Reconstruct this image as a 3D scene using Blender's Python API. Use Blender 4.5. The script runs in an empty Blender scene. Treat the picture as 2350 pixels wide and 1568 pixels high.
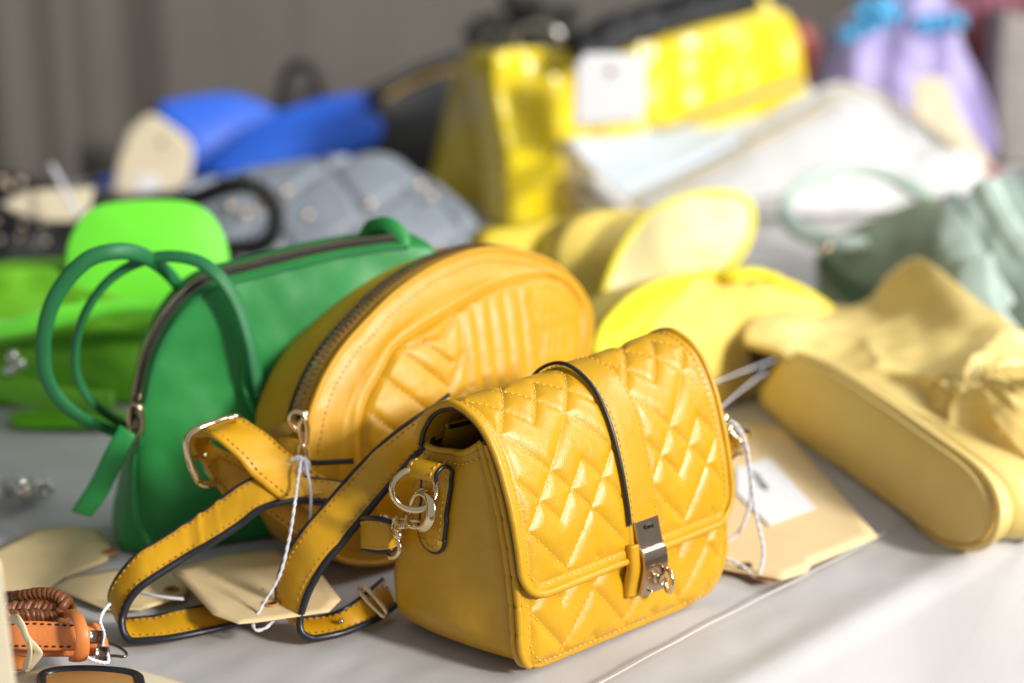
import bpy, math, random
import numpy as np
from mathutils import Vector, noise
random.seed(7); np.random.seed(7)
C = bpy.context.scene.collection
# ------------------------------------------------------------------ camera, light, exposure
CAMH, PITCH, FPX = 0.40, math.radians(15), 2350 * 60 / 36
cam = bpy.data.cameras.new("camera"); camo = bpy.data.objects.new("camera", cam); C.objects.link(camo)
camo.location = (0, 0, CAMH); camo.rotation_euler = (math.radians(90) - PITCH, 0, 0)
cam.lens = 60; cam.sensor_width = 36; cam.clip_start = 0.02; cam.clip_end = 60
cam.dof.use_dof = True; cam.dof.focus_distance = 0.885; cam.dof.aperture_fstop = 3.4; cam.dof.aperture_blades = 0
bpy.context.scene.camera = camo
sc = bpy.context.scene
sc.view_settings.view_transform = 'Standard'; sc.view_settings.look = 'None'
sc.view_settings.exposure = 0.17; sc.view_settings.gamma = 1.0
w = bpy.data.worlds.new("World"); sc.world = w; w.use_nodes = True
bg = w.node_tree.nodes['Background']; bg.inputs[0].default_value = (0.90, 0.95, 1.0, 1); bg.inputs[1].default_value = 0.31

def area(name, loc, target, size, power, color, size_y=None):
    l = bpy.data.lights.new(name, 'AREA'); o = bpy.data.objects.new(name, l); C.objects.link(o)
    l.energy = power; l.color = color; l.size = size
    if size_y: l.shape = 'RECTANGLE'; l.size_y = size_y
    else: l.shape = 'DISK'
    o.location = loc; o.rotation_euler = (Vector(target) - Vector(loc)).to_track_quat('-Z', 'Y').to_euler()
    return o
KA, KE = math.radians(-41), math.radians(23)
KD = Vector((math.cos(KA) * math.cos(KE), math.sin(KA) * math.cos(KE), math.sin(KE)))
area("key_lamp", Vector((0.05, 1.2, 0)) + KD * 6.0, (0.05, 1.2, 0), 0.80, 350, (1.0, 0.95, 0.88))
area("window_light", (2.1, -0.2, 1.5), (0.0, 1.1, 0.05), 1.1, 26, (1.0, 0.98, 0.96), 1.0)

area("back_fill_light", (2.5, 1.9, 2.0), (0.45, 1.8, 0.0), 1.4, 42, (0.97, 0.98, 1.0), 1.1)  # added fill lamp that brightens the bags at the right and back

# ------------------------------------------------------------------ helpers
cp, sp = math.cos(PITCH), math.sin(PITCH)
def ray(x, y):
    a = (x - 1175) / FPX; b = (784 - y) / FPX
    return np.array([a, cp + b * sp, -sp + b * cp])
O0 = np.array([0, 0, CAMH])
def G(x, y, z=0.0):                      # the place at height z that shows at photo position x, y
    r = ray(x, y); return O0 + r * ((z - CAMH) / r[2])
def D(x, y, d):                          # the place at distance d
    r = ray(x, y); return O0 + r * (d / r[1])
class Plane:
    def __init__(s, o, yaw, lean=0.0):
        s.o = np.array(o, float); yw = math.radians(yaw); ln = math.radians(lean)
        s.u = np.array([math.cos(yw), math.sin(yw), 0]); nb = np.array([-math.sin(yw), math.cos(yw), 0])
        s.v = np.array([0, 0, math.cos(ln)]) + nb * math.sin(ln); s.n = np.cross(s.u, s.v)
    def hit(s, x, y):
        r = ray(x, y); t = np.dot(s.o - O0, s.n) / np.dot(r, s.n)
        p = O0 + r * t - s.o; return (float(np.dot(p, s.u)), float(np.dot(p, s.v)))
    def at(s, a, b, c=0.0): return s.o + s.u * a + s.v * b + s.n * c
def spline(pts, n, closed=False):
    P = np.array(pts, float); m = len(P)
    if closed: Q = np.vstack([P[-1], P, P[0], P[1]]); segs = m
    else: Q = np.vstack([2 * P[0] - P[1], P, 2 * P[-1] - P[-2]]); segs = m - 1
    out = []
    fine = 24
    for i in range(segs):
        a, b, c, d = Q[i], Q[i + 1], Q[i + 2], Q[i + 3]
        for k in range(fine):
            t = k / fine
            out.append(0.5 * (2 * b + (c - a) * t + (2 * a - 5 * b + 4 * c - d) * t * t + (3 * b - a - 3 * c + d) * t ** 3))
    out.append(P[0] if closed else P[-1]); out = np.array(out)
    L = np.concatenate([[0], np.cumsum(np.linalg.norm(np.diff(out, axis=0), axis=1))])
    s = np.linspace(0, L[-1], n + 1)[:-1] if closed else np.linspace(0, L[-1], n)
    return np.stack([np.interp(s, L, out[:, k]) for k in range(out.shape[1])], 1)
OFF = {}
def empty(name, loc, label, cat, group=None):
    o = bpy.data.objects.new(name, None); C.objects.link(o); o.location = tuple(float(v) for v in loc); o.empty_display_size = 0.02
    OFF[o.name] = np.array(loc, float); o['label'] = label; o['category'] = cat
    if group: o['group'] = group
    return o
def tag(o, label, cat, group=None):
    o['label'] = label; o['category'] = cat
    if group: o['group'] = group
    return o
class MB:
    def __init__(s): s.v = []; s.f = []
    def add(s, V, F):
        k = len(s.v); s.v.extend([tuple(map(float, p)) for p in V]); s.f.extend([tuple(i + k for i in f) for f in F]); return s
    def build(s, name, mat, parent=None, smooth=True, kind=None, label=None, sub=0):
        off = OFF[parent.name] if parent else np.array(s.v).mean(0) if s.v else np.zeros(3)
        if not parent: off = np.array([off[0], off[1], min(p[2] for p in s.v)])
        me = bpy.data.meshes.new(name)
        me.from_pydata([tuple(np.array(p) - off) for p in s.v], [], s.f); me.update()
        me.materials.append(mat)
        if smooth: me.polygons.foreach_set('use_smooth', [True] * len(me.polygons))
        o = bpy.data.objects.new(name, me); C.objects.link(o); OFF[o.name] = off
        if parent: o.parent = parent
        else: o.location = tuple(off)
        if kind: o['kind'] = kind
        if label: o['label'] = label
        if sub: m = o.modifiers.new('s', 'SUBSURF'); m.levels = sub; m.render_levels = sub
        return o
def gridfaces(nu, nv, cu=False, cv=False):
    F = []
    for i in range(nu if cu else nu - 1):
        for j in range(nv if cv else nv - 1):
            i2 = (i + 1) % nu; j2 = (j + 1) % nv
            F.append((i * nv + j, i2 * nv + j, i2 * nv + j2, i * nv + j2))
    return F
def grid(A, cu=False, cv=False, mb=None):   # A: nu x nv x 3
    mb = mb or MB(); nu, nv = A.shape[:2]
    return mb.add(A.reshape(-1, 3), gridfaces(nu, nv, cu, cv))
def frames(P, closed=False, up=None):
    n = len(P); T = np.zeros_like(P)
    for i in range(n):
        a = P[(i - 1) % n] if closed or i > 0 else P[i]; b = P[(i + 1) % n] if closed or i < n - 1 else P[i]
        t = b - a; T[i] = t / (np.linalg.norm(t) + 1e-12)
    N = np.zeros_like(P); r = np.array(up if up is not None else (0.13, 0.21, 0.97)); r = r - T[0] * np.dot(r, T[0]); N[0] = r / np.linalg.norm(r)
    for i in range(1, n):
        r = N[i - 1] - T[i] * np.dot(N[i - 1], T[i]); N[i] = r / (np.linalg.norm(r) + 1e-12)
    return T, N, np.cross(T, N)
def tube(P, r, seg=8, closed=False, mb=None, rb=None, up=None):
    P = np.array(P, float); n = len(P); R = np.full(n, r) if np.isscalar(r) else np.array(r); RB = R if rb is None else (np.full(n, rb) if np.isscalar(rb) else np.array(rb))
    T, N, B = frames(P, closed, up); mb = mb or MB()
    A = np.zeros((n, seg, 3))
    for j in range(seg):
        a = 2 * math.pi * j / seg
        A[:, j] = P + N * (R * math.cos(a))[:, None] + B * (RB * math.sin(a))[:, None]
    V = A.reshape(-1, 3); F = gridfaces(n, seg, closed, True)
    if not closed:
        V = np.vstack([V, P[0], P[-1]]); k = n * seg
        for j in range(seg):
            F.append((k, (j + 1) % seg, j)); F.append((k + 1, (n - 1) * seg + j, (n - 1) * seg + (j + 1) % seg))
    return mb.add(V, F)
def ball(c, r, mb=None, ns=8, nr=6, sc3=(1, 1, 1)):
    mb = mb or MB(); V = []; F = []
    for i in range(nr + 1):
        th = math.pi * i / nr
        for j in range(ns):
            ph = 2 * math.pi * j / ns
            V.append(np.array(c) + np.array([math.sin(th) * math.cos(ph) * sc3[0], math.sin(th) * math.sin(ph) * sc3[1], math.cos(th) * sc3[2]]) * r)
    return mb.add(V, gridfaces(nr + 1, ns, False, True))
def box(c, U, V_, N, a, b, h, mb=None, bev=0.2):   # bevelled block of half sizes a, b, h
    mb = mb or MB(); c = np.array(c, float); U, V_, N = [np.array(q, float) for q in (U, V_, N)]
    k = bev * min(a, b, h); A = []
    for (z, ins) in ((-h, k), (-h + k, 0), (h - k, 0), (h, k)):
        ring = []
        for sx, sy in ((-1, -1), (1, -1), (1, 1), (-1, 1)):
            x, y = sx * (a - ins), sy * (b - ins)
            pts = [(x, sy * (b - ins - k)), (sx * (a - ins - k), y)]
            if sx * sy > 0: pts = pts if sx * sy > 0 else pts[::-1]
            else: pts = pts[::-1]
            ring += pts
        A.append([c + U * p[0] + V_ * p[1] + N * z for p in [ring[i] for i in range(8)]])
    A = np.array(A); # order each ring by angle so the loop never crosses
    for i in range(4):
        d = A[i] - c; an = np.arctan2(d @ V_ / b, d @ U / a); A[i] = A[i][np.argsort(an)]
    F = gridfaces(4, 8, False, True); F.append(tuple(range(7, -1, -1))); F.append(tuple(range(24, 32)))
    return mb.add(A.reshape(-1, 3), F)
def fbm(p, s, o=3): return noise.fractal(Vector((float(p[0]) * s, float(p[1]) * s, float(p[2]) * s)), 1.0, 2.0, o)
def pillow(pl, out, T, bulge=0.01, back=None, n=96, smooth=True, edge=0.22, disp=None, nr=10, mb=None, k=2.2):
    """closed cushion: outline `out` (photo positions) laid on plane pl, thickness T backwards, front bulging forwards"""
    P = np.array([pl.hit(x, y) for x, y in out]); P = spline(P, n, True) if smooth else dens(P, n)
    c = P.mean(0); rings = []
    back = bulge if back is None else back
    for i in range(nr + 1):
        r = (i / nr) * (1 - edge * 0.35) + 1e-4; rings.append((r, bulge * (1 - r ** k) - 0.0))
    e0 = rings[-1][0]; f0 = rings[-1][1]
    m = 6
    for i in range(1, m + 1):
        a = math.pi / 2 * i / m; rings.append((e0 + (1 - e0) * math.sin(a), f0 - (f0 + min(T * .3, .02)) * (1 - math.cos(a))))
    z1 = rings[-1][1]; z2 = -T + min(T * .3, .02)
    for i in range(1, 4): rings.append((1 + 0.0 * i, z1 + (z2 - z1) * i / 4))
    for i in range(0, m + 1):
        a = math.pi / 2 * i / m; rings.append((e0 + (1 - e0) * math.cos(a), z2 + (-T - back * .2 - z2) * math.sin(a)))
    for i in range(1, 4): rings.append((e0 * (1 - i / 3.0) + 1e-4, -T - back * (1 - (1 - i / 3) ** 2)))
    A = np.zeros((len(rings), len(P), 3))
    for i, (r, z) in enumerate(rings):
        for j, p in enumerate(P):
            q = c + (p - c) * r; zz = z + (disp(q[0], q[1], r, z) if disp else 0.0)
            A[i, j] = pl.at(q[0], q[1], zz)
    A[:, :, 2] = np.maximum(A[:, :, 2], 0.001)
    return grid(A, False, True, mb)
def dens(P, n):
    Q = np.vstack([P, P[0]]); L = np.concatenate([[0], np.cumsum(np.linalg.norm(np.diff(Q, axis=0), axis=1))])
    s = np.linspace(0, L[-1], n + 1)[:-1]; return np.stack([np.interp(s, L, Q[:, k]) for k in range(Q.shape[1])], 1)
def patch(rows, nu=40, nv=60, thick=0.004, wr=0.0, ws=30, mb=None, gather=None):   # cloth or leather sheet through control rows (x, y, distance)
    R = [np.array([D(*p) for p in r]) for r in rows]; A = np.array([spline(r, nv) for r in R])
    B = np.array([spline(A[:, j], nu) for j in range(nv)]).transpose(1, 0, 2)
    du = np.gradient(B, axis=0); dv = np.gradient(B, axis=1); N = np.cross(du, dv); N /= np.linalg.norm(N, axis=2, keepdims=True) + 1e-12
    if np.mean(np.sum(N * (O0 - B), axis=2)) < 0: N = -N
    if wr:
        for i in range(nu):
            for j in range(nv): B[i, j] += N[i, j] * wr * fbm(B[i, j], ws)
    if gather:      # folds fanning out from a gathered point
        g, kk, am, reach = gather
        for i in range(nu):
            for j in range(nv):
                q = B[i, j] - g; an = math.atan2(q[1] + q[2], q[0] - q[1] * .3); r_ = np.linalg.norm(q)
                B[i, j] += N[i, j] * am * (1 - abs(math.sin(an * kk + 1.5 * fbm(B[i, j], 10))) ** .7 * 1.6) * math.exp(-r_ / reach) * min(1, r_ / .02)
    B2 = B - N * thick; mb = mb or MB()
    F = gridfaces(nu, nv); k = nu * nv; F2 = [tuple(i + k for i in f[::-1]) for f in F]
    idx = [j for j in range(nv)] + [i * nv + nv - 1 for i in range(1, nu)] + [(nu - 1) * nv + j for j in range(nv - 2, -1, -1)] + [i * nv for i in range(nu - 2, 0, -1)]
    for a, b in zip(idx, idx[1:] + idx[:1]): F2.append((a, b, b + k, a + k))
    return mb.add(np.vstack([B.reshape(-1, 3), B2.reshape(-1, 3)]), F + F2)
def stitch(pts, nrm, mb, L=0.0027, W=0.00052, gap=0.0011, H=0.00065, jit=0.0001):   # a row of thread stitches along a surface line
    P = np.array(pts); Nn = np.array(nrm); Ls = np.concatenate([[0], np.cumsum(np.linalg.norm(np.diff(P, axis=0), axis=1))])
    s = gap / 2
    while s + L < Ls[-1]:
        a = np.array([np.interp(s, Ls, P[:, k]) for k in range(3)]); b = np.array([np.interp(s + L, Ls, P[:, k]) for k in range(3)])
        n = np.array([np.interp(s + L / 2, Ls, Nn[:, k]) for k in range(3)]); n /= np.linalg.norm(n) + 1e-12
        t = b - a; l = np.linalg.norm(t)
        if l > L * .4:
            t /= l; sd = np.cross(n, t); q = (np.random.rand() - .5) * 2 * jit; m = (a + b) / 2 + sd * q + n * H
            V = [a - n * H * .8, b - n * H * .8]
            for f in (.25, .75):
                c = a + (b - a) * f + sd * q; V += [c + sd * W, c + n * H, c - sd * W, c - n * H * .6]
            F = [(0, 2, 3), (0, 3, 4), (0, 4, 5), (0, 5, 2), (2, 6, 7, 3), (3, 7, 8, 4), (4, 8, 9, 5), (5, 9, 6, 2), (1, 7, 6), (1, 8, 7), (1, 9, 8), (1, 6, 9)]
            mb.add(V, F)
        s += L + gap
def ribbon(rails, n, th, wob=0.0, edge_r=None, stitch_at=(), crease=None, world=False):
    """strap between two edges; returns dict of mesh builders"""
    if world: A = spline([r[0] for r in rails], n); B = spline([r[1] for r in rails], n)
    else:
        A = spline([D(*r[:3]) for r in rails], n); B = spline([D(*r[3:6]) for r in rails], n)
    A[:, 2] = np.maximum(A[:, 2], 0.0025); B[:, 2] = np.maximum(B[:, 2], 0.0025)
    Wd = B - A; T = np.gradient((A + B) / 2, axis=0); N = np.cross(T, Wd); N /= np.linalg.norm(N, axis=1, keepdims=True) + 1e-12
    if np.sum(N * (O0 - A)) < 0 and False: N = -N
    cs = [(0.0, -.5), (.0, .5), (.06, .85), (.2, 1.0), (.5, 1.12), (.8, 1.0), (.94, .85), (1.0, .5), (1.0, -.5), (.94, -.85), (.5, -1.05), (.06, -.85)]
    M = np.zeros((n, len(cs), 3))
    for j, (f, o) in enumerate(cs):
        M[:, j] = A + Wd * f + N * (o * th / 2)
        if wob:
            for i in range(n): M[i, j] += N[i] * wob * fbm(M[i, j], 60)
        if crease:
            for (ci, cw, ch) in crease:
                i = np.arange(n); g = np.exp(-((i / (n - 1) - ci - 0.006 * math.sin(f * 4)) / cw) ** 2) * ch * (0.6 + 0.4 * math.cos(f * 9)); M[:, j] += N * (g if o > 0 else g)[:, None]
    body = MB(); F = gridfaces(n, len(cs), False, True); F.append(tuple(range(len(cs)))); F.append(tuple(range((n - 1) * len(cs), n * len(cs)))[::-1]); body.add(M.reshape(-1, 3), F)
    res = {'body': body, 'A': A, 'B': B, 'N': N}
    if edge_r:
        ra_ = edge_r[2] if len(edge_r) > 2 else edge_r[0]
        e = MB(); tube(A, ra_, 8, False, e, rb=ra_, up=N[0]); tube(B, edge_r[0], 8, False, e, rb=edge_r[1], up=N[0]); res['edge'] = e
    if stitch_at:
        sm = MB()
        for f in stitch_at:
            for sg in (1, -1):
                stitch(A + Wd * f + N * (sg * th / 2 * 1.02), N * sg, sm)
        res['stitch'] = sm
    return res

# ------------------------------------------------------------------ materials
def node(nt, t, **k):
    n = nt.nodes.new(t)
    for a, b in k.items(): setattr(n, a, b)
    return n
def pmat(name, col, rough=0.5, metal=0.0, var=0.12, vs=25, bump=0.0, bs=900, b2=0.0, b2s=120, coat=0.0, sheen=0.0, sub=0.0, spec=0.5, kind='noise', trans=0.0, rv=0.08):
    m = bpy.data.materials.new(name); m.use_nodes = True; nt = m.node_tree; p = nt.nodes['Principled BSDF']
    tc = node(nt, 'ShaderNodeTexCoord')
    n1 = node(nt, 'ShaderNodeTexNoise'); n1.inputs['Scale'].default_value = vs; n1.inputs['Detail'].default_value = 5
    nt.links.new(tc.outputs['Object'], n1.inputs['Vector'])
    rp = node(nt, 'ShaderNodeMapRange'); rp.inputs['From Min'].default_value = .3; rp.inputs['From Max'].default_value = .7; rp.inputs['To Min'].default_value = 1 - var; rp.inputs['To Max'].default_value = 1 + var
    nt.links.new(n1.outputs['Fac'], rp.inputs['Value'])
    mx = node(nt, 'ShaderNodeVectorMath', operation='SCALE'); mx.inputs[0].default_value = col[:3]; nt.links.new(rp.outputs[0], mx.inputs['Scale'])
    nt.links.new(mx.outputs[0], p.inputs['Base Color'])
    rr = node(nt, 'ShaderNodeMapRange'); rr.inputs['To Min'].default_value = max(.02, rough - rv); rr.inputs['To Max'].default_value = rough + rv
    n3 = node(nt, 'ShaderNodeTexNoise'); n3.inputs['Scale'].default_value = vs * 4; nt.links.new(tc.outputs['Object'], n3.inputs['Vector']); nt.links.new(n3.outputs['Fac'], rr.inputs['Value']); nt.links.new(rr.outputs[0], p.inputs['Roughness'])
    p.inputs['Metallic'].default_value = metal; p.inputs['Coat Weight'].default_value = coat; p.inputs['Coat Roughness'].default_value = .25
    p.inputs['Specular IOR Level'].default_value = spec; p.inputs['Sheen Weight'].default_value = sheen; p.inputs['Transmission Weight'].default_value = trans
    if sub: p.inputs['Subsurface Weight'].default_value = sub; p.inputs['Subsurface Scale'].default_value = .004; p.inputs['Subsurface Radius'].default_value = (1, .6, .2)
    last = None
    def addb(src, st, dist):
        nonlocal last
        b = node(nt, 'ShaderNodeBump'); b.inputs['Strength'].default_value = st; b.inputs['Distance'].default_value = dist
        nt.links.new(src, b.inputs['Height'])
        if last: nt.links.new(last.outputs[0], b.inputs['Normal'])
        last = b
    if bump:
        if kind == 'pebble':
            v = node(nt, 'ShaderNodeTexVoronoi', feature='DISTANCE_TO_EDGE'); v.inputs['Scale'].default_value = bs; nt.links.new(tc.outputs['Object'], v.inputs['Vector'])
            ml = node(nt, 'ShaderNodeMapRange'); ml.inputs['From Max'].default_value = .25; nt.links.new(v.outputs['Distance'], ml.inputs['Value']); addb(ml.outputs[0], bump, .0004)
        elif kind == 'weave':
            for ax in (0, 1):
                wv = node(nt, 'ShaderNodeTexWave', wave_type='BANDS', bands_direction='XY'[ax]); wv.inputs['Scale'].default_value = bs; wv.inputs['Distortion'].default_value = 1.5
                nt.links.new(tc.outputs['Object'], wv.inputs['Vector']); addb(wv.outputs['Fac'], bump, .0004)
        else:
            v = node(nt, 'ShaderNodeTexNoise'); v.inputs['Scale'].default_value = bs; nt.links.new(tc.outputs['Object'], v.inputs['Vector']); addb(v.outputs['Fac'], bump, .0006)
    if b2:
        v = node(nt, 'ShaderNodeTexNoise'); v.inputs['Scale'].default_value = b2s; v.inputs['Detail'].default_value = 4; nt.links.new(tc.outputs['Object'], v.inputs['Vector']); addb(v.outputs['Fac'], b2, .002)
    if last: nt.links.new(last.outputs[0], p.inputs['Normal'])
    return m
MUST = (0.59, 0.312, 0.0035)
M = {}
M['must'] = pmat('mustard_leather', MUST, .37, var=.06, vs=35, bump=.20, bs=800, kind='pebble', b2=.09, b2s=190, coat=.15)
M['must2'] = pmat('mustard_smooth_leather', (0.59, 0.307, 0.0035), .40, var=.06, bump=.08, bs=900, b2=.08, b2s=90, coat=.1)
M['must3'] = pmat('golden_mustard_leather', (0.58, 0.30, 0.003), .44, var=.06, bump=.08, bs=900, b2=.08, b2s=90)
M['thread'] = pmat('ochre_thread', (0.74, 0.45, 0.10), .6, var=.15, vs=300)
M['threadd'] = pmat('brown_thread', (0.36, 0.15, 0.02), .6, var=.2, vs=300)
M['edge'] = pmat('black_edge_paint', (0.012, 0.014, 0.020), .33, var=.1)
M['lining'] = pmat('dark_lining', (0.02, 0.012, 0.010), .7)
M['gold'] = pmat('pale_gold_metal', (0.85, 0.68, 0.42), .13, 1.0, var=.03, rv=.04)
M['goldb'] = pmat('brushed_gold_metal', (0.52, 0.40, 0.30), .20, 1.0, var=.1, bump=.1, bs=700, rv=.04)
M['steel'] = pmat('dark_steel', (0.25, 0.23, 0.20), .25, 1.0)
M['silver'] = pmat('silver_metal', (0.6, 0.58, 0.55), .2, 1.0)
M['green'] = pmat('green_leather', (0.016, 0.235, 0.045), .48, var=.16, vs=18, bump=.15, bs=700, b2=.2, b2s=50)
M['greend'] = pmat('dark_green_leather', (0.014, 0.165, 0.05), .55, var=.12, bump=.15, bs=700)
M['zipt'] = pmat('zip_tape', (0.018, 0.03, 0.028), .7)
M['zipg'] = pmat('grey_zip_tape', (0.46, 0.28, 0.05), .7, bump=.3, bs=1200)
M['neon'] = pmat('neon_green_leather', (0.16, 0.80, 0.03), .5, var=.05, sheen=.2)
M['neon_shade'] = pmat('shaded_neon_green_leather', (0.13, 0.42, 0.008), .55, b2=.3, b2s=30, var=.08)  # neon leather with the shade on the bag's body put into its colour
M['black'] = pmat('black_leather', (0.006, 0.006, 0.007), .55, var=.2, b2=.2)
M['slate'] = pmat('blue_grey_leather', (0.22, 0.25, 0.29), .42, var=.08, b2=.1, b2s=60)
M['stud'] = pmat('copper_stud_metal', (0.80, 0.62, 0.46), .28, 1.0)
M['blue'] = pmat('cobalt_leather', (0.025, 0.135, 0.72), .45, var=.06)
M['croc'] = pmat('yellow_patent_leather', (0.78, 0.60, 0.006), .28, var=.10, b2=.5, b2s=28, coat=.5)
M['white'] = pmat('white_leather', (0.68, 0.67, 0.66), .45, var=.03)
M['pale'] = pmat('pale_blue_white_leather', (0.58, 0.66, 0.74), .45, var=.03)
M['beige'] = pmat('beige_canvas_side', (0.50, 0.42, 0.27), .7, var=.1)
M['lilac'] = pmat('lilac_satin', (0.42, 0.36, 0.66), .45, var=.1, vs=14, sheen=.5)
M['aqua'] = pmat('turquoise_sequin_trim', (0.06, 0.36, 0.66), .25, var=.3, vs=60)
M['maroon'] = pmat('maroon_leather', (0.14, 0.022, 0.025), .5)
M['pink'] = pmat('dusty_pink_fabric', (0.36, 0.13, 0.18), .7)
M['grey'] = pmat('grey_canvas', (0.30, 0.27, 0.24), .8)
M['red'] = pmat('red_leather', (0.42, 0.03, 0.02), .4)
M['sage'] = pmat('sage_green_leather', (0.34, 0.40, 0.27), .38, var=.08, b2=.15, b2s=40)
M['mint'] = pmat('pale_mint_leather', (0.46, 0.57, 0.50), .32, var=.06)
M['saged'] = pmat('deep_sage_leather', (0.11, 0.18, 0.10), .45)
M['lemon'] = pmat('lemon_yellow_leather', (0.86, 0.76, 0.02), .6, var=.05)
M['lemond'] = pmat('golden_yellow_leather', (0.76, 0.56, 0.03), .6, var=.05)
M['cream'] = pmat('cream_yellow_leather', (0.80, 0.60, 0.12), .5, var=.05, b2=.15, b2s=22)
M['palecream'] = pmat('pale_cream_leather', (0.80, 0.70, 0.36), .5, var=.04, b2=.15, b2s=22)
M['threads'] = pmat('strap_thread', (0.52, 0.24, 0.03), .6, var=.2, vs=300)
M['butter'] = pmat('butter_leather', (0.86, 0.66, 0.23), .36, var=.05, b2=.08, b2s=45, coat=.1)
M['butterd'] = pmat('butter_base_leather', (0.82, 0.61, 0.21), .42, var=.04, bump=.1, bs=600)
M['kraft'] = pmat('manila_card', (0.80, 0.61, 0.33), .75, var=.04, bump=.1, bs=700)
M['kraftl'] = pmat('pale_manila_card', (0.80, 0.70, 0.50), .75, var=.04, bump=.1, bs=700)
M['paper'] = pmat('white_paper', (0.84, 0.84, 0.86), .7, var=.02)
M['ink'] = pmat('grey_ink', (0.12, 0.12, 0.13), .7)
M['string'] = pmat('white_cotton_string', (0.66, 0.66, 0.72), .8, bump=.4, bs=1500)
M['elastic'] = pmat('cream_rubber_band', (0.78, 0.66, 0.42), .5)
M['tan'] = pmat('tan_leather', (0.66, 0.21, 0.055), .36, var=.08, bump=.2, bs=1000, kind='pebble', b2=.1)
M['brown'] = pmat('brown_braided_leather', (0.17, 0.055, 0.015), .42, var=.3, vs=80, b2=.3)
M['camel'] = pmat('camel_leather', (0.42, 0.21, 0.06), .42, var=.1, bump=.3, bs=1300, kind='pebble')
M['cloth'] = pmat('white_table_cloth', (0.49, 0.475, 0.47), .85, var=.10, vs=6, bump=.16, bs=520, kind='weave', b2=.25, b2s=26, sheen=.1)
M['seam'] = pmat('cloth_seam', (0.52, 0.50, 0.49), .85)
M['curtain'] = pmat('taupe_curtain', (0.116, 0.102, 0.089), .9, var=.08, vs=3)
M['floor'] = pmat('dark_floor', (0.10, 0.085, 0.07), .7)

# ------------------------------------------------------------------ setting
E0 = np.array([0.13, 0.808, 0.0]); EU = np.array([0.68, 0.733, 0]); EU /= np.linalg.norm(EU); EN = np.array([EU[1], -EU[0], 0])   # table edge; EN points off the table
def struct(o): o['kind'] = 'structure'; return o
fl = MB().add([(-6, -6, -.76), (8, -6, -.76), (8, 9, -.76), (-6, 9, -.76)], [(0, 1, 2, 3)]).build('floor', M['floor'], smooth=False); struct(fl)
qs = [-1.62, -1.615, -1.61] + list(np.linspace(-1.6, -0.35, 24)) + list(np.linspace(-0.34, -0.014, 60)); ps = np.concatenate([np.linspace(-2.2, -0.5, 40), np.linspace(-0.49, 1.6, 260), np.linspace(1.62, 3.2, 40)])
rows = []
for p in ps:
    r = []
    for q in qs:
        pt = E0 + EU * p + EN * q; wv = 1.5 * (0.0022 * fbm((p * .7, q * 1.6, 3), 7) + .0012 * abs(fbm((p + q, q - p * .4, 8), 16)) - .002) * max(0, min(1, (-q - .014) / .02))
        b = E0 + EU * p + EN * q; r.append(b + np.array([0, 0, min(0.0, wv - .0006) - (.5 if q < -1.618 else .01 if q < -1.612 else 0)]))
    for k in range(1, 7):
        a = math.pi / 2 * k / 6; r.append(E0 + EU * p + EN * (-0.014 + .014 * math.sin(a)) + np.array([0, 0, -.014 * (1 - math.cos(a)) - .0006]))
    for k in range(1, 16):
        z = -.014 - .7 * (k / 15) ** 1.3; amp = min(1, -z * 4) * .018
        r.append(E0 + EU * p + EN * (amp * math.sin(p * 17 + 1.2 * math.sin(p * 5)) + amp * .7) + np.array([0, 0, z]))
    rows.append(r)
rows = np.array(rows)
tcl = grid(rows).build('tablecloth', M['cloth']); tag(tcl, 'white linen tablecloth covering the whole table and hanging over its front edge', 'tablecloth')
off = OFF[tcl.name]
sm = MB(); pts = [G(1375, 1568) + (G(2030, 1225) - G(1375, 1568)) * t for t in np.linspace(-.3, 3.2, 160)]
pts = np.array([p + np.array([0, 0, .0002 + .0002 * math.sin(i * .7)]) + EN * .0007 * math.sin(i * .17) for i, p in enumerate(pts)])
tube(pts, .0006, 8, False, sm, rb=.0003).build('seam', M['seam'], tcl)
# table top board under the cloth with legs
tb = empty('table', E0 + EU * .5 - EN * .8 + np.array([0, 0, -.75]), 'long table entirely hidden under the white linen tablecloth', 'table')
box(E0 + EU * .5 - EN * .80 + np.array([0, 0, -.023]), EU, EN, (0, 0, 1), 2.5, .78, .015).build('tabletop', M['grey'], tb, smooth=False)
for a in (-1.8, 2.8):
    for b in (-.15, -1.45): box(E0 + EU * a + EN * b + np.array([0, 0, -.39]), EU, EN, (0, 0, 1), .025, .025, .352).build('leg', M['steel'], tb, smooth=False)
# curtain beyond the table
cr = []
for p in np.linspace(-3.2, 4.2, 520):
    a = .085 if p < .55 else .085 * max(.12, 1 - (p - .55) * 1.6)
    o = a * (math.sin(p * 27 + 2 * math.sin(p * 3.1)) + .5 * math.sin(p * 61 + 1))
    cr.append([E0 + EU * p + EN * (-1.80 + o * (1 - .25 * z / 2.4)) + np.array([0, 0, -.75 + z]) for z in np.linspace(0, 3.0, 12)])
ct = grid(np.array(cr)).build('curtain', M['curtain']); tag(ct, 'taupe curtain hanging in loose folds behind the table', 'curtain')

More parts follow.
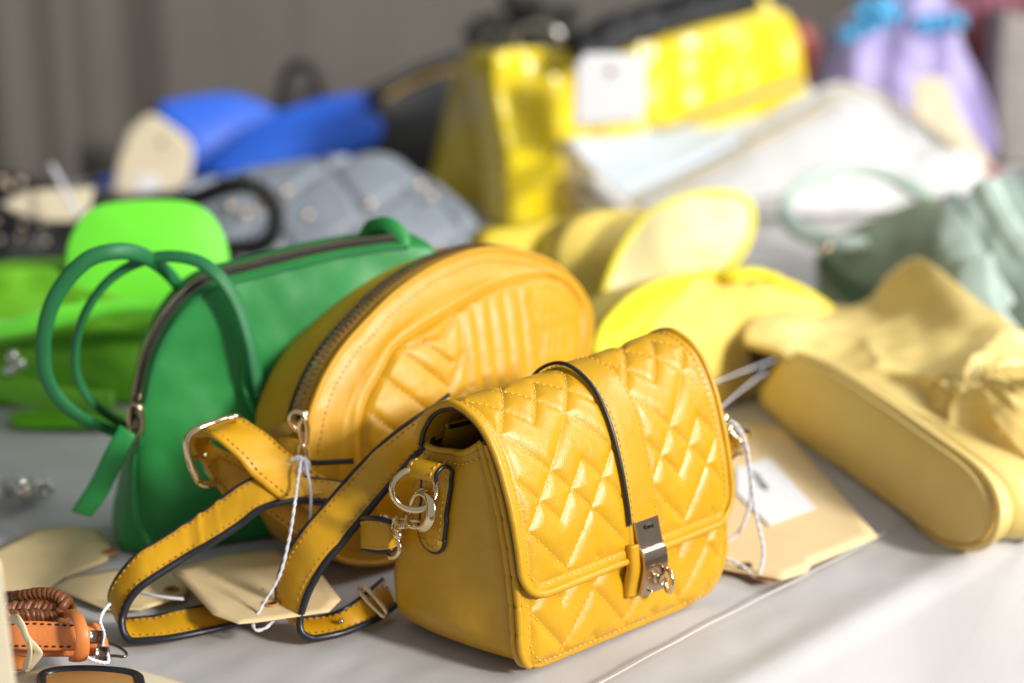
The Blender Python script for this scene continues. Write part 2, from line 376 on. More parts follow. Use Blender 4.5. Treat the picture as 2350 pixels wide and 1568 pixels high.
# ------------------------------------------------------------------ 1. front quilted handbag
BO = np.array([0.0057, 0.815, 0.0]); BU = np.array([.736, .677, 0]); BW = np.array([-.75, .66, 0]); BWd = 15.9
def B(u, wv, z):   # bag coordinates in cm: along the front, backwards, up
    return BO + BU * (u * .01) + BW * (wv * .01) + np.array([0, 0, z * (1 + .068 * max(0, u) / BWd) * .01])
bag = empty('handbag', BO + BU * .08 + BW * .045, 'small mustard leather handbag with quilted flap and metal turn clasp, standing nearest the camera', 'handbag')
prof = spline([(-.35, 4.45), (-.15, 5.8), (.10, 7.4), (.65, 9.6), (1.55, 11.9), (2.75, 13.4), (4.4, 14.05), (5.9, 13.5), (6.8, 12.4), (7.15, 11.35)], 400)
pL = np.concatenate([[0], np.cumsum(np.linalg.norm(np.diff(prof, axis=0), axis=1))]); FL = pL[-1]
def fprof(s):
    s = min(max(s, 0), FL); wv = np.interp(s, pL, prof[:, 0]); z = np.interp(s, pL, prof[:, 1])
    e = .05; w2 = np.interp(min(s + e, FL), pL, prof[:, 0]); z2 = np.interp(min(s + e, FL), pL, prof[:, 1]); w1 = np.interp(max(s - e, 0), pL, prof[:, 0]); z1 = np.interp(max(s - e, 0), pL, prof[:, 1])
    t = np.array([w2 - w1, z2 - z1]); t /= np.linalg.norm(t); return wv, z, -t[1], t[0]      # outward normal (w, z)
bprof = spline([(.15, .0), (-.12, .9), (-.12, 2.4), (.05, 4.5), (.45, 7), (1.1, 9.6), (2.1, 12.3)], 200)
bL = np.concatenate([[0], np.cumsum(np.linalg.norm(np.diff(bprof, axis=0), axis=1))]); BL = bL[-1]
def bpr(s):
    s = min(max(s, 0), BL); wv = np.interp(s, bL, bprof[:, 0]); z = np.interp(s, bL, bprof[:, 1]); e = .05
    t = np.array([np.interp(min(s + e, BL), bL, bprof[:, 0]) - np.interp(max(s - e, 0), bL, bprof[:, 0]), np.interp(min(s + e, BL), bL, bprof[:, 1]) - np.interp(max(s - e, 0), bL, bprof[:, 1])])
    t /= np.linalg.norm(t); return wv, z, -t[1], t[0]
UL, UR = -.32, BWd + .25           # flap ends
SU0, SU1 = 7.55, 9.85               # centre band on the flap
def quilt(u0, u1, s0, s1, skip=None, per=4.6, amp=1.3, step=2.6, ph=0.0):
    """zigzag quilting lines and their mirrored partners, as short segments"""
    L = []
    for fam in (0, 1):
        k = -3
        while True:
            base = s0 - 3 + k * step * (1 if fam == 0 else 1) + 0
            if base > s1 + 3: break
            if fam == 1 and k % 2 == 0: k += 1; continue
            x = u0 - per + ph; sgn = 1
            while x < u1 + per:
                a = (x, base + amp * sgn * (1 if fam == 0 else -1)); b = (x + per / 2, base - amp * sgn * (1 if fam == 0 else -1))
                L.append((a, b)); x += per / 2; sgn = -sgn
            k += 1
    return L
def clipseg(L, inside, n=24):     # keep the inside pieces
    out = []
    for a, b in L:
        a = np.array(a); b = np.array(b); t = np.linspace(0, 1, n + 1); ok = [inside(*(a + (b - a) * q)) for q in t]
        i = 0
        while i <= n:
            if ok[i]:
                j = i
                while j < n and ok[j + 1]: j += 1
                if j > i: out.append((a + (b - a) * t[i], a + (b - a) * t[j]))
                i = j
            i += 1
    return out
def segdist(P, L):
    d = np.full(len(P), 9.0)
    for a, b in L:
        a = np.array(a); b = np.array(b); ab = b - a; t = np.clip(((P - a) @ ab) / (ab @ ab), 0, 1); d = np.minimum(d, np.linalg.norm(P - (a + t[:, None] * ab), axis=1))
    return d
def puff(d, H=.19, w0=.85): t = np.clip(d / w0, 0, 1); return H * (1 - (1 - t) ** 2.6)
RC = 1.7
def finset(s, r=RC): return 0.0 if s >= r else r - math.sqrt(max(0, r * r - (r - s) ** 2))
fz = lambda u, s: (UL + .75 + finset(s) < u < SU0 - .02 or SU1 + .02 < u < UR - .75 - finset(s)) and .75 < s < FL - .6
QF = clipseg(quilt(0, BWd, 0, FL, ph=.5), fz)
BND = [((UL + .62, .6), (UL + .62, FL)), ((UR - .62, .6), (UR - .62, FL)), ((UL + 1.2, .62), (SU0, .62)), ((SU1, .62), (UR - 1.2, .62)), ((SU0, 0), (SU0, FL)), ((SU1, 0), (SU1, FL))]
nu, ns = 230, 250; ss = np.linspace(0, FL, ns); A = np.zeros((nu, ns, 3)); UV = np.zeros((nu, ns, 2))
for j, s in enumerate(ss):
    i0 = finset(s); UV[:, j, 0] = np.linspace(UL + i0, UR - i0, nu); UV[:, j, 1] = s
dist = segdist(UV.reshape(-1, 2), QF + BND).reshape(nu, ns)
inband = (UV[..., 0] > SU0) & (UV[..., 0] < SU1)
hh = np.where(inband, .20 + .07 * np.sin(np.clip((UV[..., 0] - SU0) / (SU1 - SU0), 0, 1) * math.pi), puff(dist))
# seams that never stay even: slack and small creases
for i in range(nu):
    for j in range(ns):
        u, s = UV[i, j]; wv, z, nw, nz = fprof(s)
        ed = min(u - UL - finset(s), UR - finset(s) - u, s); hc = hh[i, j] * min(1, .25 + max(0, ed) * 1.2)
        h = hc + .05 * noise.noise(Vector((u * .5, s * .5, 1))) + .010 * noise.fractal(Vector((u * 2.6, s * 1.4, 4)), 1, 2, 3)
        sag = -.18 * math.sin(math.pi * min(1, max(0, u / BWd))) * (1 if s > FL * .5 else 0) * math.sin(math.pi * (s / FL - .5) * 2 if s > FL * .5 else 0)
        A[i, j] = B(u, wv + nw * h, z + nz * h + sag)
flap = grid(A).build('flap', M['must'], bag)
def fpt(u, s, h=0.0):
    wv, z, nw, nz = fprof(s); return B(u, wv + nw * h, z + nz * h)
def fh(u, s):
    j = min(max(int(round(s / FL * (ns - 1))), 0), ns - 1); i0 = finset(s); i = min(max(int(round((u - UL - i0) / (UR - UL - 2 * i0) * (nu - 1))), 0), nu - 1); return A[i, j]
def nrmf(u, s):
    wv, z, nw, nz = fprof(s); v = BW * nw + np.array([0, 0, nz]); return v / np.linalg.norm(v)
st = MB(); stb = MB()
def stitch_us(L, mb, ptf, nf, **k):
    for a, b in L:
        n = max(4, int(np.linalg.norm(np.array(b) - np.array(a)) / .12)); q = [np.array(a) + (np.array(b) - np.array(a)) * t for t in np.linspace(0, 1, n)]
        stitch([ptf(*p) for p in q], [nf(*p) for p in q], mb, **k)
stitch_us(QF, st, fh, nrmf)
edge_line = [(UL + .5, FL - .2), (UL + .5, RC)] ; rr = RC - .5
arcL = [(UL + RC - rr * math.cos(a), RC - rr * math.sin(a)) for a in np.linspace(0, math.pi / 2, 8)]
arcR = [(UR - RC + rr * math.sin(a), RC - rr * math.cos(a)) for a in np.linspace(0, math.pi / 2, 8)]
def seglist(pts): return list(zip(pts[:-1], pts[1:]))
def stitch_poly(pts, mb, ptf, nf, **k):
    q = []
    for a, b in zip(pts[:-1], pts[1:]):
        n = max(2, int(np.linalg.norm(np.array(b) - np.array(a)) / .1)); q += [np.array(a) + (np.array(b) - np.array(a)) * t for t in np.linspace(0, 1, n, endpoint=False)]
    q.append(np.array(pts[-1])); stitch([ptf(*p) for p in q], [nf(*p) for p in q], mb, **k)
stitch_poly([(UL + .5, FL - .2), (UL + .5, RC)] + arcL + [(SU0 - .15, .5)], st, fh, nrmf)
stitch_poly([(SU1 + .15, .5)] + arcR + [(UR - .5, RC), (UR - .5, FL - .2)], st, fh, nrmf)
stitch_poly([(SU0 + .3, 1.9), (SU0 + .3, FL - .2)], st, lambda u, s: fh(u, s) , nrmf); stitch_poly([(SU1 - .2, 1.9), (SU1 - .2, FL - .2)], st, fh, nrmf)
st.build('stitching', M['thread'], flap, kind='stuff')
# rolled rim, black edge under it and the lining
rim = [(UL, s) for s in np.linspace(FL, RC, 90)] + [(UL + RC - RC * math.cos(a), RC - RC * math.sin(a)) for a in np.linspace(0.1, math.pi / 2, 14)] + [(u, 0) for u in np.linspace(UL + RC + .2, SU0 - .05, 40)]
rim2 = [(u, 0) for u in np.linspace(SU1 + .05, UR - RC - .1, 40)] + [(UR - RC + RC * math.sin(a), RC - RC * math.cos(a)) for a in np.linspace(0, math.pi / 2, 14)] + [(UR, s) for s in np.linspace(RC + .2, FL, 90)]
mb = MB(); eb = MB()
for R_ in (rim, rim2):
    tube([fpt(u, s, .05 + .02 * noise.noise(Vector((u * 2, s * 2, 0)))) for u, s in R_], .0021, 10, False, mb)
    tube([fpt(u + (.07 if u < 5 else -.07 if u > 12 else 0), s + (.05 if s < .1 else 0), -.21) for u, s in R_], .0013, 8, False, eb)
mb.build('rim', M['must'], flap); eb.build('edge_trim', M['edge'], flap)
A2 = np.zeros((60, 90, 3))
for j, s in enumerate(np.linspace(0, FL, 90)):
    i0 = finset(s) + .08
    for i, u in enumerate(np.linspace(UL + i0, UR - i0, 60)): A2[i, j] = fpt(u, s, -.18)
grid(A2).build('lining', M['must2'], flap)
# centre band with black left edge
tube([fpt(SU0 - .03, s, .27) for s in np.linspace(1.9, FL, 130)], .0013, 8, False, rb=.0011).build('band_edge', M['edge'], flap)
# ---- body
RB1 = 2.0
def binset(z, r): return 0 if z >= r else r - math.sqrt(max(0, r * r - (r - z) ** 2))
def bin2(s): return binset(s, RB1), binset(s, 3.2)
QB = clipseg(quilt(0, BWd, 0, 14, ph=.5), lambda u, s: .55 + bin2(s)[0] < u < BWd - .55 - bin2(s)[1] and .6 < s < 8)
nb_, nsb = 200, 130; A = np.zeros((nb_, nsb, 3)); UV = np.zeros((nb_, nsb, 2)); sb = np.linspace(0, BL, nsb)
for j, s in enumerate(sb):
    a, b = bin2(s); UV[:, j, 0] = np.linspace(a, BWd - b, nb_); UV[:, j, 1] = s
dist = segdist(UV.reshape(-1, 2), QB + [((0.45, .4), (.45, 13)), ((BWd - .45, 3), (BWd - .45, 13)), ((1, .42), (BWd - 3.2, .42))]).reshape(nb_, nsb); hb = puff(dist, .24)
for i in range(nb_):
    for j in range(nsb):
        u, s = UV[i, j]; wv, z, nw, nz = bpr(s); a, b = bin2(s); ed = min(u - a, BWd - b - u, s)
        h = (hb[i, j] * (1 - min(1, max(0, s - 5.2) / 1.6)) + .0) * min(1, .2 + ed * 1.3) + .01 * noise.fractal(Vector((u * 2.6, s * 1.4, 9)), 1, 2, 3)
        A[i, j] = B(u, wv + nw * h + .12, z + nz * h)
AB = A
front = grid(A).build('front_panel', M['must'], bag)
def bh(u, s):
    a, b = bin2(s); j = min(max(int(round(s / BL * (nsb - 1))), 0), nsb - 1); i = min(max(int(round((u - a) / (BWd - a - b) * (nb_ - 1))), 0), nb_ - 1); return AB[i, j]
def nrmb(u, s):
    wv, z, nw, nz = bpr(s); v = BW * nw + np.array([0, 0, nz]); return v / np.linalg.norm(v)
st = MB(); stitch_us(QB, st, bh, nrmb)
ra = RB1 - .42; rb_ = 3.2 - .42
stitch_poly([(.42, 9), (.42, RB1)] + [(RB1 - ra * math.cos(a), RB1 - ra * math.sin(a)) for a in np.linspace(0, math.pi / 2, 8)] + [(BWd - 3.2 + rb_ * math.sin(a), 3.2 - rb_ * math.cos(a)) for a in np.linspace(0, math.pi / 2, 10)] + [(BWd - .42, 9)], st, bh, nrmb)
st.build('stitching', M['thread'], front, kind='stuff')
def bpt(u, s, h=0):
    wv, z, nw, nz = bpr(s); return B(u, wv + nw * h + .12, z + nz * h)
bd = [(0, s) for s in np.linspace(BL, RB1, 80)] + [(RB1 - RB1 * math.cos(a), RB1 - RB1 * math.sin(a)) for a in np.linspace(.1, math.pi / 2, 12)] + [(u, 0) for u in np.linspace(RB1 + .3, BWd - 3.4, 60)] + [(BWd - 3.2 + 3.2 * math.sin(a), 3.2 - 3.2 * math.cos(a)) for a in np.linspace(0, math.pi / 2, 16)] + [(BWd, s) for s in np.linspace(3.5, BL, 60)]
sgnu = np.array([[1.0 - 2 * u / BWd] for u, s in bd]); mb = MB(); P = np.array([bpt(u, s, .05) + np.array([0, 0, .0018 if s < .3 else 0]) for u, s in bd])
rad = [.0020 * (1 - .28 * math.exp(-((((i * .18) % 2.1) - 1.0) / .12) ** 2)) for i in range(len(P))]
tube(P + BW * .0014 - BU * .0013 * sgnu, [r * 1.1 for r in rad], 10, False, mb); tube(P + BW * .0058 - BU * .0014 * sgnu, [r * 1.1 for r in rad], 10, False, mb); mb.build('piping', M['must'], bag)
# gussets
def gwf(z): return float(np.interp(z, bprof[:, 1], bprof[:, 0])) + .95
def gwb(z): return float(np.interp(z, [0, 1, 3, 6, 9, 11.6, 13], [10.0, 10.6, 10.7, 10.1, 8.7, 7.25, 6.8]))
def gus(side):
    nt_, nz_ = 70, 90; A = np.zeros((nt_, nz_, 3)); sg = 1 if side == 0 else -1; u0 = 0 if side == 0 else BWd; rb = RB1 if side == 0 else 3.2
    for i, t in enumerate(np.linspace(0, 1, nt_)):
        zt = 12.15 - .75 * t - .62 * math.sin(math.pi * min(1, t * 1.05)) ** .8
        for j, q in enumerate(np.linspace(0, 1, nz_)):
            z = zt * q; a = gwf(z); b = gwb(z); wv = a + (b - a) * t
            k = max(0, (t - .78) / .22); rnd = 1.9 * (1 - math.sqrt(max(0, 1 - k * k)))
            kf = max(0, (.07 - t) / .07); bul = .85 * math.sin(math.pi * min(1, t / .9)) ** .7 * (1 - .75 * q ** 2) - .45 * math.exp(-((t - .52) / .16) ** 2) * q ** 3
            w_ = .13 * noise.noise(Vector((t * 3.2, z * .33, side + 2))) + .012 * noise.fractal(Vector((wv * 1.5, z * 2.2, 3)), 1, 2, 3)
            u = binset(z, rb) * (1 - .3 * t) + rnd - bul * (.3 + .7 * min(1, z / 2)) + kf * .15 - w_
            A[i, j] = B(u0 + sg * u, wv, z)
    return A
GA = gus(0); GB = gus(1)
gm = grid(GA).build('side_panel', M['must'], bag); grid(GB).build('side_panel', M['must'], bag)
for g_, par in ((GA, gm),):
    lip = g_[:, -1]; tube(lip + np.array([0, 0, .0006]), .0019, 10).build('rim', M['must'], par)
    tube(lip + BU * .0022 + np.array([0, 0, .0012]), .0012, 8, rb=.0016).build('edge_trim', M['edge'], par)
    stt = MB(); line = g_[2:-4, -5] ; stitch(line - BU * .0006, [-BU] * len(line), stt); stt.build('stitching', M['thread'], par, kind='stuff')
# back, bottom, inner walls
bk = np.zeros((40, 40, 3)); ib = np.zeros((40, 40, 3)); if_ = np.zeros((40, 40, 3)); bt = np.zeros((40, 20, 3)); il = np.zeros((20, 30, 3))
for i, u in enumerate(np.linspace(0, 1, 40)):
    for j, q in enumerate(np.linspace(0, 1, 40)):
        z = q * 12.4; uu = 1.6 + (BWd - 3.2) * u
        bk[i, j] = B(uu, gwb(min(z, 12)) + .05 + .3 * math.sin(math.pi * u) * (1 - q), max(z, .02))
        ib[i, j] = B(.9 + (BWd - 1.8) * u, gwb(z) - .75 - (.35 * math.sin(u * 9) * q), .8 + z * .92); if_[i, j] = B(.5 + (BWd - 1) * u, gwf(z) + .1, .8 + z * .93)
    for j, q in enumerate(np.linspace(0, 1, 20)): bt[i, j] = B(RB1 + .2 + (BWd - 5.6) * u, .25 + 8.2 * q, .03)
grid(bk).build('back_panel', M['must'], bag); grid(bt).build('base_panel', M['must'], bag)
grid(ib).build('back_lining', M['must2'], bag)
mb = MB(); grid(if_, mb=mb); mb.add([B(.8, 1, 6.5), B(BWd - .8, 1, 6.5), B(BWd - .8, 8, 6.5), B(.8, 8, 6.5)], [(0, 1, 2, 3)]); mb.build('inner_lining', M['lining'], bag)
tube(ib[:, -1], .0016, 8).build('inner_rim', M['must2'], bag); tube(ib[:, -1] + BW * -.0022, .0012, 8).build('inner_edge_trim', M['edge'], bag)
tube(np.array([B(2.1, 4.2, 8.0), B(2.4, 5.0, 12.0), B(3.4, 5.6, 13.4)]), .0005, 6).build('tag_stem', M['string'], bag)
# ring tab on the left side panel
def gpt(wv, z, out=0.0):       # a place on the left side panel
    a = gwf(z); b = gwb(z); t = min(1, max(0, (wv - a) / (b - a))); zt = 12.15 - .75 * t - .62 * math.sin(math.pi * min(1, t * 1.05)) ** .8
    i = min(69, int(round(t * 69))); j = min(89, int(round(z / zt * 89))); return GA[i, j] - BU * (out * .01)
tabw, tabc = 1.0, 5.75
def rail(path): return [(gpt(tabc - tabw, z, o), gpt(tabc + tabw, z, o)) for z, o in path]
zs = np.linspace(6.6, 10.2, 12); path = [(z, .16) for z in zs]
rl = rail(path); p_l, p_r = rl[-1]
for a in np.linspace(.3, 3.6, 9):    # the leather turns over the ring
    o = .55 * (1 - math.cos(a)); zz = .50 * math.sin(a)
    rl.append((p_l - BU * o * .01 + np.array([0, 0, zz * .01]), p_r - BU * o * .01 + np.array([0, 0, zz * .01])))
rb = ribbon(rl, 60, .0022, edge_r=(.0012, .0011), stitch_at=(.14, .86), world=True)
tabo = rb['body'].build('ring_tab', M['must2'], bag)
# rounded lower end of the tab
ep = []; ec = (gpt(tabc - tabw, 6.6, .16) + gpt(tabc + tabw, 6.6, .16)) / 2; ev = (gpt(tabc - tabw, 6.6, .16) - gpt(tabc + tabw, 6.6, .16)) / 2
arc = [ec + ev * math.cos(a) + np.array([0, 0, -math.sin(a) * .0088]) for a in np.linspace(0, math.pi, 20)]
mb = MB(); mb.add([ec - BU * .0011] + [p - BU * .0011 for p in arc] + [p + BU * .0008 for p in arc], [(0, i + 1, i + 2) for i in range(19)] + [(i + 1, i + 21, i + 22, i + 2) for i in range(19)]); mb.build('tab_end', M['must2'], tabo)
e = rb['edge']; tube(arc, .0012, 8, False, e); e.build('edge_trim', M['edge'], tabo)
s_ = rb['stitch']; stitch([ec + (p - ec) * .72 - BU * .0013 for p in arc], [-BU] * 20, s_); s_.build('stitching', M['thread'], tabo, kind='stuff')
# ring, hook and swivel
RCn = D(951, 1124, .846); cu = np.array([.985, .17, 0]); cv = np.array([-.05, sp + .1, cp]); cv /= np.linalg.norm(cv)
ringP = [RCn + cu * (.0117 * math.cos(a)) + cv * (.0108 * math.sin(a)) + np.array([0, .0015 * math.sin(a * 2), 0]) for a in np.linspace(0, 2 * math.pi, 49)[:-1]]
tube(ringP, .00185, 12, True).build('ring', M['gold'], bag)
hk = bag
strap = empty('tmp', BO, 'x', 'x'); bpy.data.objects.remove(strap)
# hook band: an open flattened loop through the ring
hc = D(966, 1172, .845); hx = (D(1000, 1172, .842) - D(930, 1172, .850)); hx /= np.linalg.norm(hx); hz = np.array([.1, .25, 1.0]); hz /= np.linalg.norm(hz)
hp = [hc + hx * (.0066 * math.cos(a)) + hz * (.0098 * math.sin(a)) + np.array([0, -.004 * math.cos(a), 0]) for a in np.linspace(-1.9, 3.9, 44)]
hook = tube(hp, .0012, 10, False, rb=.0027, up=hx).build('hook', M['gold'], bag)
b0 = D(938, 1208, .846); b1 = D(905, 1214, .850); mb = MB()
tube([D(968, 1212, .843), D(950, 1211, .844), b0, b1], .0011, 8, False, mb); tube([D(968, 1197, .846), D(950, 1196, .847), D(918, 1190, .849)], .0009, 8, False, mb)
sp_ = [b1 + (b0 - b1) * t + np.array([0, math.cos(t * 44) * .0013, math.sin(t * 44) * .0013 + .0022]) for t in np.linspace(0, .9, 60)]
tube(sp_, .00035, 6, False, mb); box(D(908, 1203, .849), hx, hz, np.cross(hx, hz), .0018, .0042, .0022, mb, .4); box(D(935, 1196, .846), hx, hz, np.cross(hx, hz), .0008, .0035, .0022, mb, .4)
ball(D(914, 1228, .848), .0030, mb, 14, 10, (1, 1, .9)); tube([D(914, 1228, .848), D(913, 1240, .848)], .0016, 10, False, mb)
mb.build('hook_body', M['gold'], hook)
lp = [D(x, y, d) for x, y, d in ((912, 1240, .848), (918, 1255, .846), (912, 1274, .846), (896, 1280, .85), (888, 1262, .857), (890, 1232, .858), (896, 1205, .857), (886, 1188, .858), (876, 1186, .860))]
tube(spline(lp, 50), .0013, 10).build('swivel_loop', M['gold'], hook)
# strap end held by the swivel
rl = [(832, 1192, .872, 834, 1262, .870), (850, 1190, .864, 851, 1264, .862), (875, 1192, .858, 876, 1266, .856), (897, 1200, .856, 897, 1262, .854), (904, 1206, .862, 903, 1256, .860), (896, 1206, .868, 894, 1256, .866), (870, 1200, .874, 870, 1258, .872)]
r = ribbon(rl, 50, .0030, edge_r=(.0017, .0016), stitch_at=(.12, .88)); so = r['body'].build('strap_end', M['must2'], bag); r['edge'].build('edge_trim', M['edge'], so); r['stitch'].build('stitching', M['thread'], so, kind='stuff')
# ---- clasp
def clasp():
    uc = (SU0 + SU1) / 2; hwid = .92
    def cpnt(du, s_or): pass
    pathc = [(1.95, .34), (1.2, .42), (.55, .52), (.15, .72)]        # down the flap then out over its edge
    P = [fpt(uc, s, h) for s, h in pathc]; down = np.array([0, 0, -1.0]); wn = -BW
    P += [P[-1] + down * .007 + wn * .0012, P[-1] + down * .016 - wn * .0002, P[-1] + down * .0235 - wn * .0014]
    return np.array(P), hwid
P, hwid = clasp(); Ps = spline(P, 40)
rl = [(p - BU * hwid * .01, p + BU * hwid * .01) for p in P]
mb = MB(); A_, B_ = Ps - BU * hwid * .01, Ps + BU * hwid * .01; T = np.gradient(Ps, axis=0); N = np.cross(T, BU); N /= np.linalg.norm(N, axis=1, keepdims=True)
if np.mean(N @ -BW) < 0: N = -N
cs = [(0, -1), (0, .6), (.04, 1), (.96, 1), (1, .6), (1, -1)]; X = np.zeros((40, 6, 3))
for j, (f, o) in enumerate(cs): X[:, j] = A_ + (B_ - A_) * f + N * (.0009 * o)
F = gridfaces(40, 6, False, True); F += [tuple(range(6)), tuple(range(39 * 6, 40 * 6))[::-1]]
clasp_o = mb.add(X.reshape(-1, 3), F).build('clasp_plate', M['goldb'], bag)
for p_ in clasp_o.data.polygons: p_.use_smooth = False
# leather backing block seen under the plate's left side
bx = MB(); low = P[-1]; mid = P[3]
bx = ribbon([(p - BU * .0145 + BW * .0062, p + BU * .0060 + BW * .0062) for p in (P[3] + np.array([0, 0, .006]), P[4], P[5], P[6])], 30, .0066, world=True)['body']; bx.build('clasp_backing', M['must2'], bag)
tu = [P[5] + BU * a + np.array([0, 0, c]) - BW * b for a, b, c in ((.001, .0012, .001), (.001, .0050, .0012))]
tube(tu, .0028, 14).build('turn_post', M['gold'], clasp_o)
c0 = P[5] - BW * .0062 + BU * .0045; tr = [c0 + np.array([.32, -.95, 0]) * (.0048 * math.sin(a)) + np.array([0, 0, .0066 * math.cos(a)]) for a in np.linspace(0, math.pi * 2, 33)[:-1]]
tube(tr, .0014, 10, True).build('turn_knob', M['gold'], clasp_o)
for dz, da in ((.0058, -.003), (-.0058, -.003)): ball(P[5] - BW * .0012 + np.array([0, 0, dz]) + BU * da, .0011).build('rivet', M['gold'], clasp_o)
box(P[1] * .5 + P[0] * .5 - BW * .0006 + N[5] * .0012, BU, T[5] / np.linalg.norm(T[5]), N[5], .0030, .0012, .0003).build('maker_mark', M['steel'], clasp_o)
# right ring and hook
mb = MB(); rp = spline([D(x, y, d) for x, y, d in ((1608, 870, .955), (1622, 888, .955), (1640, 925, .957), (1652, 960, .958), (1640, 965, .962), (1622, 930, .962), (1606, 890, .96))], 50, True)
tube(rp, .0016, 10, True).build('ring', M['gold'], bag)
mb = MB(); ball(D(1660, 962, .957), .0040, mb, 12, 8); ball(D(1672, 985, .957), .003, mb, 12, 8); tube([D(1660, 962, .957), D(1690, 1012, .958)], .0016, 8, False, mb); tube(spline([D(x, y, d) for x, y, d in ((1690, 1005, .958), (1700, 1015, .957), (1696, 1030, .96), (1680, 1030, .965))], 20), .0014, 8, False, mb); mb.build('hook', M['gold'], bag)
r = ribbon([(1655, 985, .975, 1655, 1060, .975), (1680, 1000, .97, 1668, 1058, .97), (1712, 990, .972, 1690, 1040, .972), (1716, 1000, .985, 1700, 1040, .985)], 30, .003, edge_r=(.0016, .0016)); so = r['body'].build('strap_end', M['must2'], bag); r['edge'].build('edge_trim', M['edge'], so)
# ---- shoulder strap: two loops on the table
def c2(x, y): return (188 + x * .4605, 846 + y * .4605)
def strap_part(rl, n, **k):
    r = ribbon(rl, n, .0026, edge_r=(.0025, .0021, .0013), stitch_at=(.13, .84), **k)
    o = r['body'].build('shoulder_strap', M['must2'], bag); r['edge'].build('edge_trim', M['edge'], o); r['stitch'].build('stitching', M['threads'], o, kind='stuff'); return o
A_rail = [((1460, 600), .925, (1440, 690), .915), ((1320, 572), .918, (1230, 670), .905), ((1100, 545), .912, (1050, 660), .899), ((900, 540), .906, (900, 696), .893), ((780, 588), .902, (790, 775), .889), ((660, 676), .898, (680, 848), .884), ((560, 745), .894, (545, 925), .880), ((400, 850), .886, (405, 1012), .872), ((280, 925), .880, (305, 1080), .866), ((185, 1030), .877, (240, 1150), .863), ((140, 1125), .876, (204, 1235), .860), ((152, 1192), .876, (202, 1290), .857), ((178, 1236), .876, (220, 1336), .855), ((215, 1250), .875, (258, 1362), .854), ((280, 1246), .874, (325, 1374), .855), ((370, 1236), .876, (440, 1366), .858), ((500, 1205), .882, (600, 1326), .866), ((640, 1180), .892, (770, 1283), .877), ((800, 1150), .905, (900, 1245), .890)]
strap_part([(*c2(*a), da, *c2(*b), db) for a, da, b, db in A_rail], 220, crease=[(.405, .006, .0011), (.36, .008, .0008), (.43, .01, -.0007)], wob=.0007)
B_rail = [((1830, 130), .925, (1800, 340), .915), ((1750, 190), .915, (1720, 380), .905), ((1640, 262), .905, (1625, 470), .895), ((1500, 372), .896, (1500, 618), .884), ((1350, 520), .888, (1390, 752), .876), ((1200, 695), .880, (1285, 880), .870), ((1100, 810), .876, (1200, 985), .866), ((1020, 935), .878, (1135, 1100), .864), ((978, 1050), .879, (1100, 1195), .861), ((972, 1140), .879, (1086, 1262), .859), ((1000, 1210), .876, (1095, 1315), .857), ((1060, 1246), .874, (1140, 1342), .857), ((1125, 1246), .876, (1200, 1346), .859), ((1200, 1238), .879, (1290, 1322), .864), ((1300, 1202), .876, (1395, 1280), .873), ((1400, 1135), .888, (1480, 1240), .884), ((1500, 1050), .905, (1560, 1180), .9)]
strap_part([(*c2(*a), da, *c2(*b), db) for a, da, b, db in B_rail], 200, wob=.0006)
bc = [D(*c2(x, y), d) for x, y, d in ((1385, 1100, .888), (1400, 1090, .890), (1440, 1120, .888), (1500, 1190, .884), (1518, 1222, .883), (1500, 1235, .881), (1450, 1190, .883), (1395, 1130, .886))]
tube(spline(bc, 60, True), .0014, 10, True).build('buckle', M['gold'], bag)
for x, y, d in ((1292, 1258, .869), (1510, 1085, .895)): ball(D(*c2(x, y), d), .0016).build('rivet', M['silver'], bag)

# ------------------------------------------------------------------ 2. round zip bag
zp = Plane((-.0775, .9586, 0), math.degrees(math.atan2(.65, .76)), 9)
zb = empty('round_zip_bag', zp.at(.06, 0, -.03), 'domed mustard leather bag with curved zip and ribbed front, behind the small quilted bag', 'bag')
fo = [(712, 994), (722, 940), (751, 868), (794, 800), (852, 735), (910, 678), (982, 627), (1050, 595), (1115, 577), (1176, 580), (1248, 598), (1302, 634), (1338, 678), (1356, 728), (1352, 800), (1320, 930), (1240, 1060), (1120, 1170), (1000, 1240), (890, 1285), (790, 1282), (735, 1230), (708, 1150), (704, 1070)]
FP = spline([zp.hit(*p) for p in fo], 260, True); FP[:, 1] = np.maximum(FP[:, 1], .004); cz = np.array([.055, .075])
po = [(812, 1100), (809, 976), (823, 915), (852, 861), (888, 800), (942, 757), (1032, 703), (1104, 663), (1194, 640), (1266, 640), (1313, 665), (1334, 712), (1325, 800), (1290, 920), (1210, 1040), (1100, 1140), (980, 1210), (880, 1230), (825, 1180)]
PPn = spline([zp.hit(*p) for p in po], 260, True)
# polar profile of panel edge
def polar(Q):
    d = Q - cz; a = np.arctan2(d[:, 1], d[:, 0]); r = np.linalg.norm(d, axis=1); o = np.argsort(a); return a[o], r[o]
pa, pr = polar(PPn); fa, fr = polar(FP)
def rad_at(a, aa, r): return float(np.interp(a, aa, r, period=2 * math.pi))
ZL = []
def zh(x, y): return np.array(zp.hit(x, y))
L_ = [((812, 935), (905, 1010)), ((852, 862), (960, 950)), ((890, 800), (992, 885)), ((806, 1020), (880, 1085)), ((905, 1010), (1025, 955)), ((960, 950), (1038, 885)), ((992, 885), (1030, 800)), ((905, 795), (985, 775)), ((985, 775), (1028, 705)), ((880, 1085), (1000, 1040)), ((925, 765), (1000, 830))]
for a, b in L_: ZL.append((zh(*a), zh(*b)))
for i, x in enumerate((1040, 1075, 1110, 1145, 1180, 1215)): ZL.append((zh(x - 14, 712 - i * 12), zh(x + 6, 1100)))
